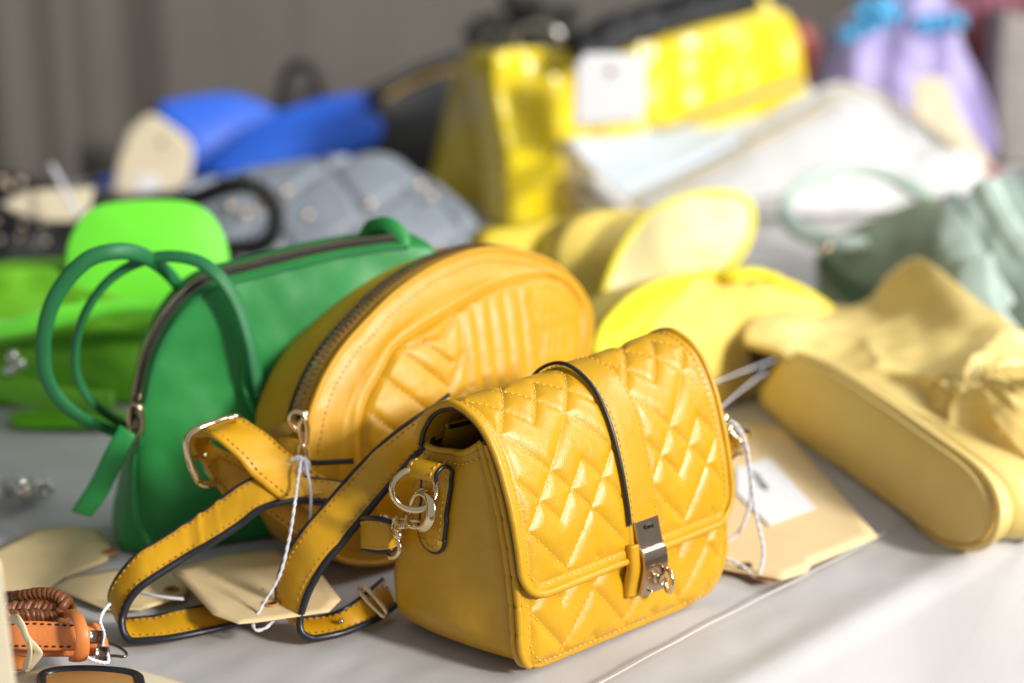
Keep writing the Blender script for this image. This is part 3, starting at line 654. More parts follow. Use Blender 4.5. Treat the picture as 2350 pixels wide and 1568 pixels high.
for i in range(7):
    ZL.append((zh(1225 + i * 12, 640), zh(1190 + i * 22, 700 + i * 3))); ZL.append((zh(1190 + i * 22, 700 + i * 3), zh(1215 + i * 20, 760))); ZL.append((zh(1240 + i * 18, 655), zh(1215 + i * 17, 800)))
NR, NA = 150, 300; A = np.zeros((NR, NA, 3)); Q = np.zeros((NR, NA, 2)); ang = np.linspace(-math.pi, math.pi, NA + 1)[:-1]
for j, a in enumerate(ang):
    R1 = rad_at(a, fa, fr); q = np.array([math.cos(a), math.sin(a)])
    for i in range(NR): Q[i, j] = cz + q * R1 * (i / (NR - 1))
dz = segdist(Q.reshape(-1, 2) * 100, [(a * 100, b * 100) for a, b in ZL]).reshape(NR, NA)
for j, a in enumerate(ang):
    R1 = rad_at(a, fa, fr); R2 = min(rad_at(a, pa, pr), R1 - .006)
    for i in range(NR):
        r = R1 * i / (NR - 1); h = .016 * (1 - (r / R1) ** 2.4) * min(1, (R1 - r) / R1 * 4 + .25)
        if r < R2: e = min(1, (R2 - r) / .004); h += (.0012 + float(puff(dz[i, j], .17, .75)) * .01) * e
        seam = math.exp(-((r - R2) / .0011) ** 2) * .0016; lip = math.exp(-((r - R2 - .004) / .003) ** 2) * .0010
        A[i, j] = zp.at(Q[i, j, 0], Q[i, j, 1], h - seam + lip + .0004 * fbm((Q[i, j, 0], Q[i, j, 1], 0), 60))
A[:, :, 2] = np.maximum(A[:, :, 2], .001)
zf = grid(A, False, True).build('front_panel', M['must3'], zb)
st = MB(); nf = zp.n
def zsurf(p):
    d = p - cz; a = math.atan2(d[1], d[0]); r = np.linalg.norm(d); R1 = rad_at(a, fa, fr); j = int(round((a + math.pi) / (2 * math.pi) * NA)) % NA; i = min(NR - 1, int(round(r / R1 * (NR - 1)))); return A[i, j], r < rad_at(a, pa, pr) - .002
for a, b in ZL[:11]:
    n = max(4, int(np.linalg.norm(b - a) / .0012)); q = [zsurf(a + (b - a) * t) for t in np.linspace(0, 1, n)]; q = [p for p, ok in q if ok]
    if len(q) > 4: stitch(q, [nf] * len(q), st)
lineP = []
for j in range(NA):
    a = ang[j]; R1 = rad_at(a, fa, fr); i = int((R1 - .0065) / R1 * (NR - 1)); lineP.append(A[i, j])
stitch(lineP, [nf] * NA, st); st.build('stitching', M['threadd'], zf, kind='stuff')
# side band
TB = .060
def band(lo, hi, k, out=lambda t: 0.0, sel=None):
    P = FP if sel is None else FP[sel]; c = cz; A = np.zeros((len(P), k, 3))
    dd = P - c; dd /= np.linalg.norm(dd, axis=1, keepdims=True)
    for j in range(k):
        f = lo + (hi - lo) * j / (k - 1); o = out(f)
        for i, p in enumerate(P): q = p + dd[i] * o; A[i, j] = zp.at(q[0], q[1], -f)
    A[:, :, 2] = np.maximum(A[:, :, 2], .0015); return A
bo = lambda f: .0030 * math.sin(math.pi * min(1, f / TB)) + .0005
allA = band(0, TB, 14, bo); grid(allA, True).build('side_band', M['must3'], zb)
idx = np.array([i for i in range(260)]); # opening part: left, over the top, right
P0 = FP; top = [i for i in range(0, 170)]
start = 2; sel = np.arange(start, 150)
tp = band(.0060, .0175, 5, lambda f: bo(f) + .0007, sel); zo = grid(tp).build('zip_tape', M['zipg'], zb)
zt = MB(); bd_ = band(.0085, .0150, 3, lambda f: bo(f) + .0018, sel); cen = spline(bd_[:, 1], 190); w1 = spline(bd_[:, 0], 190); w2 = spline(bd_[:, 2], 190)
for i in range(189):
    t = cen[i + 1] - cen[i]; t /= np.linalg.norm(t); s_ = (w2[i] - w1[i]); s_ /= np.linalg.norm(s_); nn = np.cross(t, s_)
    box(cen[i] + s_ * (.0012 if i % 2 else -.0012), t, s_, nn, .0006, .0026, .0009, zt, .3)
zt.build('zip_teeth', M['gold'], zo, kind='stuff', smooth=False)
mb = MB(); ed = band(.0195, .0215, 2, lambda f: bo(f) + .0006, sel); tube(ed[:, 0], .0017, 8, False, mb, rb=.0012).build('black_piping', M['edge'], zb)
ed = band(.001, .002, 2, lambda f: bo(f) + .0006, None); tube(ed[:, 0], .0018, 8, True).build('piping', M['must3'], zb)
# back
bk = np.zeros((12, 260, 3))
for i, r in enumerate(np.linspace(0, 1, 12)):
    for j, p in enumerate(FP): q = cz + (p - cz) * r; bk[i, j] = zp.at(q[0], q[1], -TB - .006 * (1 - r ** 2))
bk[:, :, 2] = np.maximum(bk[:, :, 2], .0015); grid(bk, False, True).build('back_panel', M['must3'], zb)
# zip slider, pull and end tab
mb = MB(); sc_ = D(694, 968, .942); up_ = zp.v
box(sc_, zp.n, zp.v, zp.u, .0050, .0065, .0022, mb, .4); tube(spline([D(x, y, .93) for x, y in ((664, 965), (668, 950), (682, 945), (700, 956), (706, 985), (700, 1000), (684, 990), (672, 980))], 40, True), .0013, 8, True, mb)
tube(spline([D(x, y, .926) for x, y in ((698, 960), (705, 985), (703, 1015), (696, 1020), (690, 1000), (688, 975))], 40, True), .0014, 8, True, mb)
zsl = mb.build('zip_pull', M['gold'], zb)
tube(spline([D(x, y, .925) for x, y in ((690, 1020), (700, 1030), (704, 1055), (694, 1062), (686, 1045))], 30, True), .0013, 8, True).build('pull_ring', M['gold'], zsl)
r = ribbon([(612, 990, .955, 622, 1006, .953), (640, 976, .948, 655, 1000, .946), (680, 962, .943, 690, 985, .940)], 20, .002); r['body'].build('zip_end_tab', M['zipg'], zb)
r = ribbon([(640, 1006, .945, 655, 1070, .930), (665, 1006, .942, 690, 1080, .926), (690, 1010, .938, 706, 1060, .924), (705, 1020, .936, 712, 1050, .926)], 30, .003); r['body'].build('side_tab', M['must3'], zb)
tube(spline([D(x, y, d) for x, y, d in ((705, 1062, .925), (740, 1062, .922), (775, 1060, .921), (812, 1058, .921))], 20), .0017, 8).build('black_seam', M['edge'], zb)
# its thick strap doubled through a buckle
def c5(x, y): return (394.8 + x * .1918, 921.2 + y * .1918)
zr = [((2100, 1100), .915, (1300, 1180), .895), ((1860, 940), .918, (1100, 1010), .898), ((1640, 800), .920, (950, 880), .900), ((1400, 630), .923, (800, 690), .902), ((1180, 440), .926, (640, 540), .904), ((1000, 320), .930, (500, 440), .908), ((820, 205), .936, (400, 400), .914), ((640, 210), .944, (270, 410), .924), ((500, 280), .952, (230, 470), .934), ((420, 380), .953, (250, 600), .938), ((430, 480), .948, (330, 700), .936), ((520, 560), .944, (400, 790), .930), ((700, 640), .940, (500, 960), .926), ((860, 720), .938, (620, 1120), .922)]
r = ribbon([(*c5(*a), da, *c5(*b), db) for a, da, b, db in zr], 120, .0036, stitch_at=(.1, .88), wob=.0008); so = r['body'].build('strap', M['must3'], zb); r['stitch'].build('stitching', M['threadd'], so, kind='stuff')
zr = [(500, 1040, .935, 510, 1130, .925), (560, 1070, .925, 590, 1160, .915), (640, 1120, .915, 690, 1230, .905), (735, 1190, .910, 770, 1262, .902)]
r = ribbon(zr, 60, .0036, stitch_at=(.1, .9)); so = r['body'].build('strap', M['must3'], zb); r['stitch'].build('stitching', M['threadd'], so, kind='stuff')
bk_ = [D(*c5(x, y), d) for x, y, d in ((780, 190, .925), (640, 215, .918), (480, 265, .911), (330, 320, .906), (210, 400, .903), (175, 520, .902), (205, 700, .902), (250, 830, .903), (330, 970, .906), (450, 1000, .912), (500, 940, .93), (420, 800, .94), (380, 600, .95), (500, 400, .95), (680, 260, .94))]
tube(spline(bk_, 110, True), .0021, 10, True).build('buckle', M['gold'], zb)
tube([D(*c5(205, 690), .902), D(*c5(390, 650), .938)], .0015, 8).build('buckle_bar', M['gold'], zb)

# ------------------------------------------------------------------ 3. dark green satchel
gp = Plane(G(318, 1268), 17, 3)
gb = empty('green_satchel', gp.at(.12, 0, -.03), 'emerald green leather satchel with looped handles and a zip over its domed top', 'satchel')
go = [(300, 1278), (270, 1248), (284, 1160), (300, 1084), (306, 1021), (325, 896), (350, 801), (400, 716), (453, 665), (504, 641), (566, 625), (705, 590), (830, 566), (950, 556), (1010, 580), (1040, 700), (1040, 900), (980, 1100), (800, 1200), (600, 1248), (450, 1278)]
pillow(gp, go, .062, .010, disp=lambda a, b, r, z: .0035 * fbm((a, b, 0), 16) * (1 if z > -.01 else .3), n=180, nr=22, edge=.10).build('body', M['green'], gb)
GPp = np.array([gp.hit(*p) for p in go]); GS = spline(GPp, 400, True)
def gsel(i0, i1, inset, off):
    c = GS.mean(0); out = []
    for i in range(i0, i1):
        p = GS[i % 400]; d = (c - p) / np.linalg.norm(c - p); q = p + d * inset; out.append(gp.at(q[0], q[1], off))
    return np.array(out)
# indices: find the run from (306,1021) to (950,556)
def near(px): h = np.array(gp.hit(*px)); return int(np.argmin(np.linalg.norm(GS - h, axis=1)))
i0, i1 = near((306, 1021)), near((950, 556)); 
if i1 < i0: i1 += 400
zl = gsel(i0, i1, -.0015, -.009); tube(zl, .0034, 8, False, rb=.0016).build('zip_tape', M['zipt'], gb)
zt = MB(); cen = spline(zl, 200)
for i in range(199):
    t = cen[i + 1] - cen[i]; t /= np.linalg.norm(t); s_ = gp.n; nn = np.cross(t, s_); nn /= np.linalg.norm(nn)
    box(cen[i] + nn * (-.0022) + s_ * .0012, t, s_, nn, .0006, .0020, .0009, zt, .3); box(cen[i] + nn * .0022 + s_ * .0012, t, s_, nn, .0006, .0020, .0009, zt, .3)
zt.build('zip_teeth', M['goldb'], gb, kind='stuff', smooth=False)
tube(gsel(i0 - 1, i1, .004, .002), .0013, 8).build('piping', M['greend'], gb)
tube(spline([D(x, y, d) for x, y, d in ((308, 1040, .992), (305, 1100, .984), (314, 1180, .977), (343, 1250, .974))], 30), .0022, 8).build('piping', M['green'], gb)
for pts in ([(450, 700, 1.09), (420, 668, 1.06), (380, 622, 1.03), (330, 588, 1.0), (270, 577, .985), (195, 600, .98), (128, 680, .98), (100, 780, .985), (112, 880, .99), (180, 955, 1.0), (290, 1000, 1.03), (360, 1010, 1.07)],
            [(598, 905, 1.0), (588, 860, .998), (575, 790, .998), (545, 700, 1.0), (500, 632, 1.0), (440, 595, 1.005), (350, 592, 1.01), (260, 635, 1.01), (200, 710, 1.01), (175, 790, 1.015), (180, 870, 1.02), (230, 940, 1.03), (330, 1000, 1.07)]):
    h = tube(spline([D(*p) for p in pts], 120), .0050, 10, False, rb=.0026).build('handle', M['greend'], gb)
r = ribbon([(560, 830, 1.003, 620, 828, 1.018), (555, 870, 1.0, 630, 868, 1.016), (565, 920, .998, 640, 915, 1.014), (590, 960, .997, 650, 950, 1.012)], 30, .0030, edge_r=(.0012, .0012)); r['body'].build('handle_tab', M['green'], gb); 
h = tube(spline([D(*p) for p in ((830, 560, 1.08), (850, 525, 1.07), (890, 520, 1.06), (920, 550, 1.055), (915, 590, 1.05), (880, 600, 1.05), (880, 570, 1.05))], 50), .006, 10, False, rb=.004).build('handle', M['green'], gb)
mb = MB(); box(D(314, 955, .99), (1, 0, 0), (0, 0, 1), (0, 1, 0), .0045, .0085, .003, mb, .5); tube(spline([D(x, y, .984) for x, y in ((300, 930), (322, 940), (326, 985), (308, 1010), (296, 975))], 30, True), .0014, 8, True, mb)
sl = mb.build('zip_slider', M['goldb'], gb)
r = ribbon([(275, 975, .983, 312, 1000, .981), (240, 1040, .978, 282, 1060, .976), (205, 1110, .976, 250, 1130, .974), (165, 1172, .974, 210, 1186, .972)], 30, .0045); r['body'].build('zip_pull', M['green'], sl)

# ------------------------------------------------------------------ 4. neon green bag
np_ = Plane(G(200, 960), 6, 6)
nb2 = empty('neon_bag', np_.at(0, 0, -.03), 'neon green bag with a rounded upright flap, behind the looped handles of the green satchel', 'bag')
pillow(Plane(np_.at(0, 0, -.045), 6, 6), [(-140, 720), (0, 700), (300, 700), (590, 720), (600, 900), (540, 950), (100, 955), (-90, 940), (-150, 860)], .05, .01, edge=.3, nr=20, disp=lambda a, b, r, z: .008 * fbm((a, b, 0), 15) if z > -.02 else 0).build('lower_body', M['neon_shade'], nb2)
pillow(np_, [(-140, 690), (-60, 625), (60, 612), (200, 610), (400, 612), (540, 630), (590, 680), (580, 745), (520, 768), (300, 765), (100, 778), (-40, 810), (-150, 800)], .075, .016, edge=.3, nr=24, disp=lambda a, b, r, z: (.010 * fbm((a, b * 2, 0), 13) - .006 * math.exp(-((b - .07 - .02 * math.sin(a * 20)) / .006) ** 2)) if z > -.02 else 0).build('body', M['neon_shade'], nb2)
fp = Plane(np_.at(0, 0, .028), 6, 14)
pillow(fp, [(150, 610), (158, 545), (200, 484), (270, 462), (400, 459), (468, 480), (508, 532), (524, 600), (520, 680), (480, 700), (320, 705), (170, 690)], .016, .008, edge=.12).build('flap', M['neon'], nb2)
r = ribbon([(-80, 700, 1.22, -80, 790, 1.21), (10, 735, 1.2, 15, 775, 1.19), (120, 705, 1.19, 120, 755, 1.185), (260, 690, 1.19, 260, 725, 1.185), (380, 690, 1.195, 380, 722, 1.19)], 50, .006, edge_r=(.003, .003)); r['body'].build('front_strap', M['neon'], nb2)
r = ribbon([(-60, 800, 1.19, -60, 860, 1.18), (30, 860, 1.18, 20, 920, 1.17), (150, 890, 1.17, 140, 945, 1.16), (260, 900, 1.17, 260, 950, 1.16)], 40, .006); r['body'].build('lower_strap', M['neon_shade'], nb2)
mb = MB(); 
for x, y in ((28, 818), (22, 850), (45, 836)): ball(D(x, y, 1.175), .005, mb)
mb.build('buckle', M['silver'], nb2)
pillow(Plane(G(150, 985), 4, 70), [(20, 955), (60, 940), (260, 940), (300, 960), (250, 985), (60, 985)], .008, .002, n=40, nr=4).build('base_flap', M['neon_shade'], nb2)

# ------------------------------------------------------------------ 5. black bags at the left, braided strap
bp = Plane(G(0, 640), 12, 8)
bb = empty('black_bag', bp.at(-.1, 0, 0), 'black leather bag with metal studs at the left edge behind the neon green bag', 'bag')
pillow(bp, [(-200, 520), (-80, 480), (60, 500), (170, 515), (260, 500), (330, 540), (330, 660), (160, 660), (-160, 660)], .12, .02, edge=.3, disp=lambda a, b, r, z: .006 * fbm((a, b, 0), 22)).build('body', M['black'], bb)
pillow(Plane(bp.at(0, 0, -.1), 5, 8), [(-200, 470), (-60, 400), (30, 405), (120, 430), (260, 450), (380, 440), (430, 470), (430, 640), (-200, 640)], .06, .02, edge=.3).build('flap', M['black'], bb)
for i in range(6):
    x = -10 + (i * 53) % 150; y = 508 + (i * 37) % 70
    ball(D(x, y, bp.o[1] - .035), .0032).build('stud', M['stud'], bb)
for x, y in ((48, 415), (20, 428), (4, 412)): ball(D(x, y, bp.o[1] + .02), .0045).build('stud', M['stud'], bb)
bh_ = spline([D(*p) for p in ((380, 470, 1.62), (450, 455, 1.58), (510, 432, 1.56), (565, 425, 1.55), (612, 450, 1.55), (634, 495, 1.55), (622, 545, 1.55), (580, 568, 1.56), (530, 570, 1.57), (500, 590, 1.6))], 160)
T_, N_, B_2 = frames(bh_); mb = MB()
for ph in (0, 2.09, 4.19):
    L3 = [bh_[i] + N_[i] * .0040 * math.cos(i * .36 + ph) + B_2[i] * .0040 * math.sin(i * .36 + ph) for i in range(160)]; tube(L3, .0046, 7, False, mb)
ro = mb.build('braided_strap', M['black'], bb)
pillow(Plane(G(540, 640), 10, 8), [(480, 560), (560, 560), (600, 600), (600, 650), (480, 650)], .05, .01, n=40).build('side_pocket', M['black'], bb)
def card(name, pts, d, mat, label, cat='price tag', hole=None, th=.0006, group=None, world=None, paper=None, curl=0.0):
    """a cut card tag: polygon with a punched hole; d = distance or None for lying on the table"""
    P = [D(x, y, d) if not callable(d) else D(x, y, d(x, y)) for x, y in pts] if d is not None else [G(x, y, world or .001) for x, y in pts]
    P = np.array(P); n = np.cross(P[1] - P[0], P[2] - P[0]); n /= np.linalg.norm(n)
    if n @ (O0 - P[0]) < 0: n = -n; 
    c = P.mean(0); m = 8; k = len(P); dense_ = []
    for i in range(k):
        for t in range(m): dense_.append(P[i] + (P[(i + 1) % k] - P[i]) * t / m)
    dn = np.array(dense_); rings = [c + (dn - c) * f for f in (.02, .3, .6, .85, 1)]
    A = np.array(rings + [r - n * th for r in rings[::-1]])
    if curl: A[:, :, 2] += curl * np.abs(np.sin(np.linalg.norm(A - c, axis=2) * 40)) ** 2
    o = grid(A, False, True).build(name, mat); tag(o, label, cat, group or 'manila and white tags tied to the bags')
    if hole is not None:
        h = np.array(hole); hp = [D(h[0], h[1], d) if d is not None and not callable(d) else (D(h[0], h[1], d(h[0], h[1])) if callable(d) else G(h[0], h[1], (world or .001)))][0]
        hp = c + (hp - c) - n * ((hp - c) @ n); a = P[1] - P[0]; a /= np.linalg.norm(a); b = np.cross(n, a)
        mb = MB(); tube([hp + n * .0004 + (a * math.cos(t) + b * math.sin(t)) * .0036 for t in np.linspace(0, 2 * math.pi, 25)[:-1]], .0011, 6, True, mb).build('reinforcing_ring', M['camel'], o)
        mb = MB(); mb.add([hp + n * .0003 + (a * math.cos(t) + b * math.sin(t)) * .0027 for t in np.linspace(0, 2 * math.pi, 17)[:-1]], [tuple(range(16))]); mb.build('hole', M['lining'], o, smooth=False)
    return o, c, n
def string(pts, label, r=.0007, parent_name='string', world=False):
    P = spline([D(*p) for p in pts] if not world else pts, 90); P[:, 2] = np.maximum(P[:, 2], .0012)
    mb = MB(); T, N, Bq = frames(P)
    for ph in (0, math.pi):
        tube([P[i] + (N[i] * math.cos(i * .9 + ph) + Bq[i] * math.sin(i * .9 + ph)) * r * .4 for i in range(90)], r * .75, 6, False, mb)
    o = mb.build(parent_name, M['string']); tag(o, label, 'string', 'white strings and threads of the tags'); return o
card('price_tag', [(0, 470), (60, 438), (215, 432), (205, 480), (170, 508), (110, 508), (40, 490)], 1.70, M['kraftl'], 'manila tag curling over the black studded bag at the left edge')
string([(118, 380, 1.68), (135, 410, 1.67), (155, 450, 1.66), (178, 490, 1.66)], 'white string standing up from the tag on the black studded bag', .0024)

# ------------------------------------------------------------------ 6. blue-grey quilted studded bag
qp = Plane(G(700, 640), 8, 38)
qb = empty('studded_bag', qp.at(0, 0, 0), 'blue grey quilted leather bag with copper studs lying behind the green satchel', 'bag')
QO = [(395, 430), (480, 400), (640, 372), (780, 352), (880, 346), (960, 385), (1050, 450), (1110, 520), (1125, 580), (1100, 650), (900, 660), (620, 660), (470, 600), (400, 520)]
def qd(a, b, r, z):
    if z < -.02: return 0
    p = (a * math.cos(.5) + b * math.sin(.5)) / .085; q = (-a * math.sin(.7) + b * math.cos(.7)) / .075
    e = min(abs(p - round(p)), abs(q - round(q))); return -.007 * math.exp(-(e / .055) ** 2) + .004 * fbm((a, b, 0), 12)
pillow(qp, QO, .075, .03, disp=qd, n=220, nr=70, edge=.16).build('body', M['slate'], qb)
for (x, y) in ((958, 452), (985, 480), (705, 522), (845, 497), (600, 500), (620, 590), (655, 470), (530, 500), (900, 560), (565, 520), (770, 600)):
    h = qp.hit(x, y); ball(qp.at(h[0], h[1], .028), .0052, None, 10, 8).build('stud', M['stud'], qb)

# ------------------------------------------------------------------ 7. blue bag, black bags far behind
up = Plane(G(640, 425), 10, 10)
ub = empty('blue_bag', up.at(0, 0, 0), 'cobalt blue leather bag folded into two rounded lobes, behind the blue grey bag', 'bag')
pillow(Plane(up.at(0, 0, -.07), 20, 14), [(360, 246), (430, 222), (520, 212), (585, 226), (650, 262), (690, 330), (660, 430), (480, 430), (230, 440), (250, 400), (400, 350)], .05, .02, edge=.25).build('back_lobe', M['blue'], ub)
lb = pillow(Plane(up.at(0, 0, .02), 6, 12), [(470, 402), (500, 350), (560, 300), (640, 255), (750, 222), (840, 213), (885, 240), (898, 290), (870, 335), (780, 365), (640, 385)], .055, .018, edge=.2).build('front_lobe', M['blue'], ub)
pillow(Plane(up.at(0, 0, .045), 6, 12), [(500, 400), (560, 350), (680, 292), (800, 260), (860, 262), (880, 300), (850, 335), (760, 362), (620, 385)], .012, .008, edge=.12, n=60).build('pocket', M['blue'], lb)
card('price_tag', [(258, 440), (270, 370), (296, 300), (330, 268), (350, 262), (375, 276), (420, 308), (440, 330), (443, 350), (436, 400), (426, 440), (400, 455), (300, 455)], lambda x, y: up.o[1] - .10, M['kraftl'], 'pale manila tag with a punched hole and white sticker leaning on the blue bag', hole=(372, 325))
tgo = [o for o in C.objects if o.name.startswith('price_tag')][-1]; MB().add([D(x, y, up.o[1] - .102) for x, y in ((310, 405), (365, 400), (372, 440), (318, 444))], [(0, 1, 2, 3)]).build('sticker', M['paper'], tgo, smooth=False)
mbk = empty('black_handle_bag', G(700, 380), 'black bag showing only its upright handle above the blue bag', 'bag')
tube(spline([D(x, y, 2.46) for x, y in ((640, 300), (646, 220), (660, 165), (692, 148), (722, 168), (734, 215), (738, 300))], 50), .011, 10, rb=.007).build('handle', M['black'], mbk)
pillow(Plane(D(700, 385, 2.46), 8, 0), [(560, 280), (620, 262), (760, 262), (820, 290), (830, 385), (560, 385)], .08, .01, n=40).build('body', M['black'], mbk)
kp = Plane(G(950, 420), 28, 10)
kb = empty('black_zip_bag', kp.at(0, 0, 0), 'black bag with a gold zip along its sloping top, left of the yellow patent bag', 'bag')
pillow(kp, [(830, 260), (860, 215), (950, 168), (1060, 130), (1200, 120), (1200, 440), (900, 440), (840, 380)], .09, .015, n=80).build('body', M['black'], kb)
tube(spline([kp.at(*kp.hit(x, y), .016) for x, y in ((872, 228), (950, 186), (1050, 155), (1120, 140))], 40), .0025, 8).build('zip', M['zipg'], kb)
tube(spline([kp.at(*kp.hit(x, y), .012) for x, y in ((852, 218), (950, 166), (1050, 130), (1120, 105))], 40), .008, 8).build('piping', M['black'], kb)

# ------------------------------------------------------------------ 8. yellow patent bag
yp = Plane(G(1175, 528), 30, 7)
yb = empty('yellow_patent_bag', yp.at(.1, 0, -.05), 'tall shiny yellow patent leather bag with vertical pleats standing at the back', 'bag')
YO = [(1118, 150), (1128, 122), (1200, 108), (1320, 112), (1500, 80), (1650, 48), (1780, 22), (1815, 40), (1840, 110), (1850, 250), (1800, 330), (1550, 420), (1310, 520), (1240, 524), (1172, 526), (1160, 400), (1135, 250)]
def yd(a, b, r, z):
    if z < -.02: return 0
    return .006 * math.sin(a * 85 + 2 * math.sin(b * 9)) * (1 if a < .14 else .35) + .004 * fbm((a * 2, b, 0), 14)
pillow(yp, YO, .06, .006, disp=yd, n=200, nr=50, edge=.06, k=6).build('front_panel', M['croc'], yb)
sp2 = [[(1128, 130, 2.01), (1085, 112, 2.10), (1055, 130, 2.20)], [(1140, 250, 2.02), (1100, 240, 2.13), (1025, 250, 2.24)], [(1160, 400, 2.03), (1100, 400, 2.16), (985, 392, 2.26)], [(1175, 520, 2.03), (1110, 500, 2.18), (975, 470, 2.27)]]
patch(sp2, 24, 30, .006, .004, 12).build('side_panel', M['croc'], yb)
r = ribbon([(1160, 395, 2.0, 1168, 450, 2.0), (1220, 380, 1.99, 1225, 440, 1.99), (1290, 350, 1.98, 1300, 400, 1.98)], 30, .008); r['body'].build('belt', M['croc'], yb)
for x, y, d in ((1700, 20, 2.3), (1765, 130, 2.25)): ball(D(x, y, d), .009).build('stud', M['gold'], yb)
for x, y in ((1735, 35), (1770, 80)): tube(spline([D(x + a, y + b, 2.28) for a, b in ((-20, 40), (-25, -10), (0, -30), (25, -5), (22, 60))], 30), .010, 8).build('handle', M['croc'], yb)
card('price_tag', [(1316, 292), (1320, 150), (1340, 124), (1400, 122), (1462, 128), (1480, 150), (1476, 280)], 1.94, M['paper'], 'large white tag hanging in front of the yellow patent bag', hole=(1402, 165))
# black strap heap on top
bs_ = empty('black_strap', D(1400, 100, 2.5), 'black padded strap and cloth lying along the top of the yellow patent bag', 'strap')
r = ribbon([(1300, 100, 2.03, 1330, 135, 2.0), (1370, 48, 2.06, 1390, 132, 2.02), (1470, 20, 2.12, 1480, 92, 2.08), (1580, -15, 2.18, 1600, 52, 2.14), (1720, -50, 2.28, 1740, 22, 2.24)], 50, .02, wob=.01); r['body'].build('pad', M['black'], bs_)
dk = pmat('dark_olive_fabric', (.035, .032, .024), .8, var=.4, vs=30)
hb_ = empty('dark_scarf', D(1220, 90, 2.6), 'dark olive scarf bunched up behind the left end of the yellow patent bag', 'scarf')
mb = MB()
for i in range(26):
    x = 1110 + random.random() * 210; y = 100 - random.random() * 110 * (1 - abs(x - 1230) / 140); P = [D(x + random.uniform(-40, 40), y + random.uniform(-25, 25), 2.42 + random.random() * .12) for _ in range(4)]; tube(spline(P, 20), .013, 7, False, mb)
mb.build('folds', dk, hb_)
tube(spline([D(x, y, 2.2) for x, y in ((1185, 105), (1190, 75), (1220, 58), (1262, 62), (1285, 85), (1265, 98), (1230, 92))], 50), .0045, 10).build('ring', M['silver'], hb_)

# ------------------------------------------------------------------ 9. white bags
wb = empty('white_bag', G(1800, 480), 'large white leather bag slumped to a point, in the right background', 'bag')
pillow(Plane(G(1750, 500), 6, 35), [(1425, 445), (1500, 400), (1600, 350), (1700, 290), (1800, 235), (1900, 195), (1965, 188), (2040, 222), (2120, 280), (2210, 340), (2268, 390), (2250, 436), (2160, 450), (2000, 480), (1800, 500), (1560, 500), (1480, 485)], .07, .02, disp=lambda a, b, r, z: .016 * fbm((a, b * 1.6, 0), 9), edge=.15, nr=24, n=120).build('body', M['white'], wb)
patch([[(1420, 460, 2.02), (1600, 392, 2.04), (1780, 300, 2.1), (1900, 230, 2.16)], [(1480, 480, 1.98), (1640, 430, 2.0), (1820, 340, 2.06), (1960, 250, 2.13)], [(1560, 492, 1.97), (1700, 470, 1.98), (1900, 400, 2.02), (2060, 330, 2.1)]], 20, 40, .006, .004, 9).build('flap', M['white'], wb)
tube(spline([D(x, y, d) for x, y, d in ((1420, 462, 2.005), (1600, 394, 2.02), (1780, 302, 2.08), (1900, 232, 2.14), (1960, 195, 2.16), (2060, 245, 2.16), (2200, 345, 2.1))], 60), .0035, 8).build('piping', M['beige'], wb)
w2_ = empty('white_clutch', G(1500, 430), 'pale bluish white flat clutch with beige side, lying under a white pouch', 'clutch')
patch([[(1300, 318, 2.04), (1450, 306, 2.1), (1650, 262, 2.2), (1850, 190, 2.3)], [(1330, 370, 2.02), (1480, 350, 2.07), (1670, 290, 2.17), (1866, 218, 2.27)], [(1430, 448, 1.99), (1520, 398, 2.03), (1700, 318, 2.13), (1880, 240, 2.25)]], 20, 40, .02, .003, 9).build('top_panel', M['pale'], w2_)
patch([[(1300, 320, 2.03), (1350, 378, 2.01), (1430, 448, 1.98), (1490, 478, 1.96)], [(1262, 345, 2.05), (1290, 400, 2.03), (1340, 470, 2.0), (1400, 500, 1.98)], [(1290, 430, 2.07), (1310, 480, 2.04), (1360, 500, 2.01), (1400, 520, 1.99)]], 16, 30, .006, .004, 14).build('side_panel', M['beige'], w2_)
r = ribbon([(1370, 400, 1.99, 1350, 420, 1.99), (1420, 450, 1.98, 1400, 465, 1.98), (1470, 490, 1.97, 1450, 500, 1.97)], 20, .006); r['body'].build('side_strap', M['white'], w2_)
w3 = empty('white_pouch', G(1500, 420), 'flat white pouch resting on the bluish white clutch beside the yellow patent bag', 'pouch')
pillow(Plane(D(1500, 300, 2.13), 30, 55), [(1330, 300), (1330, 262), (1500, 200), (1640, 160), (1730, 165), (1745, 190), (1700, 220), (1560, 268), (1420, 300)], .02, .012, n=80, disp=lambda a, b, r, z: .004 * fbm((a, b, 0), 14)).build('body', M['white'], w3)
tube(spline([D(x, y, 2.12) for x, y in ((1480, 300), (1560, 285), (1680, 240), (1840, 185))], 30), .004, 8).build('zip', M['beige'], w3)

# ------------------------------------------------------------------ 10. lilac pouch, far right things
lp_ = Plane(G(2080, 400), 5, 8)
lb2 = empty('lilac_pouch', lp_.at(0, 0, 0), 'gathered lilac satin pouch with turquoise trim at the top right', 'pouch')
def ld(a, b, r, z): return (.010 * math.sin(a * 95 + 3 * math.sin(b * 12)) * min(1, .3 + r) * (1 if z > -.03 else .2) + .006 * fbm((a, b, 0), 16))
LO = [(1895, 240), (1905, 150), (1925, 70), (1990, 20), (2050, -10), (2100, -30), (2170, -20), (2195, 50), (2235, 140), (2270, 250), (2285, 350), (2240, 410), (2080, 420), (1930, 400)]
pillow(lp_, LO, .09, .025, disp=ld, n=220, nr=30, edge=.2).build('body', M['lilac'], lb2)
for (x0, y0, x1, y1) in ((1920, 88, 2055, 28), (1955, 30, 2030, 8), (2090, 60, 2195, 48)):
    P = [lp_.at(*lp_.hit(x0 + (x1 - x0) * t, y0 + (y1 - y0) * t), .030 + .004 * math.sin(t * 25)) for t in np.linspace(0, 1, 30)]; tube(P, .012, 8, False, rb=.006).build('trim', M['aqua'], lb2)
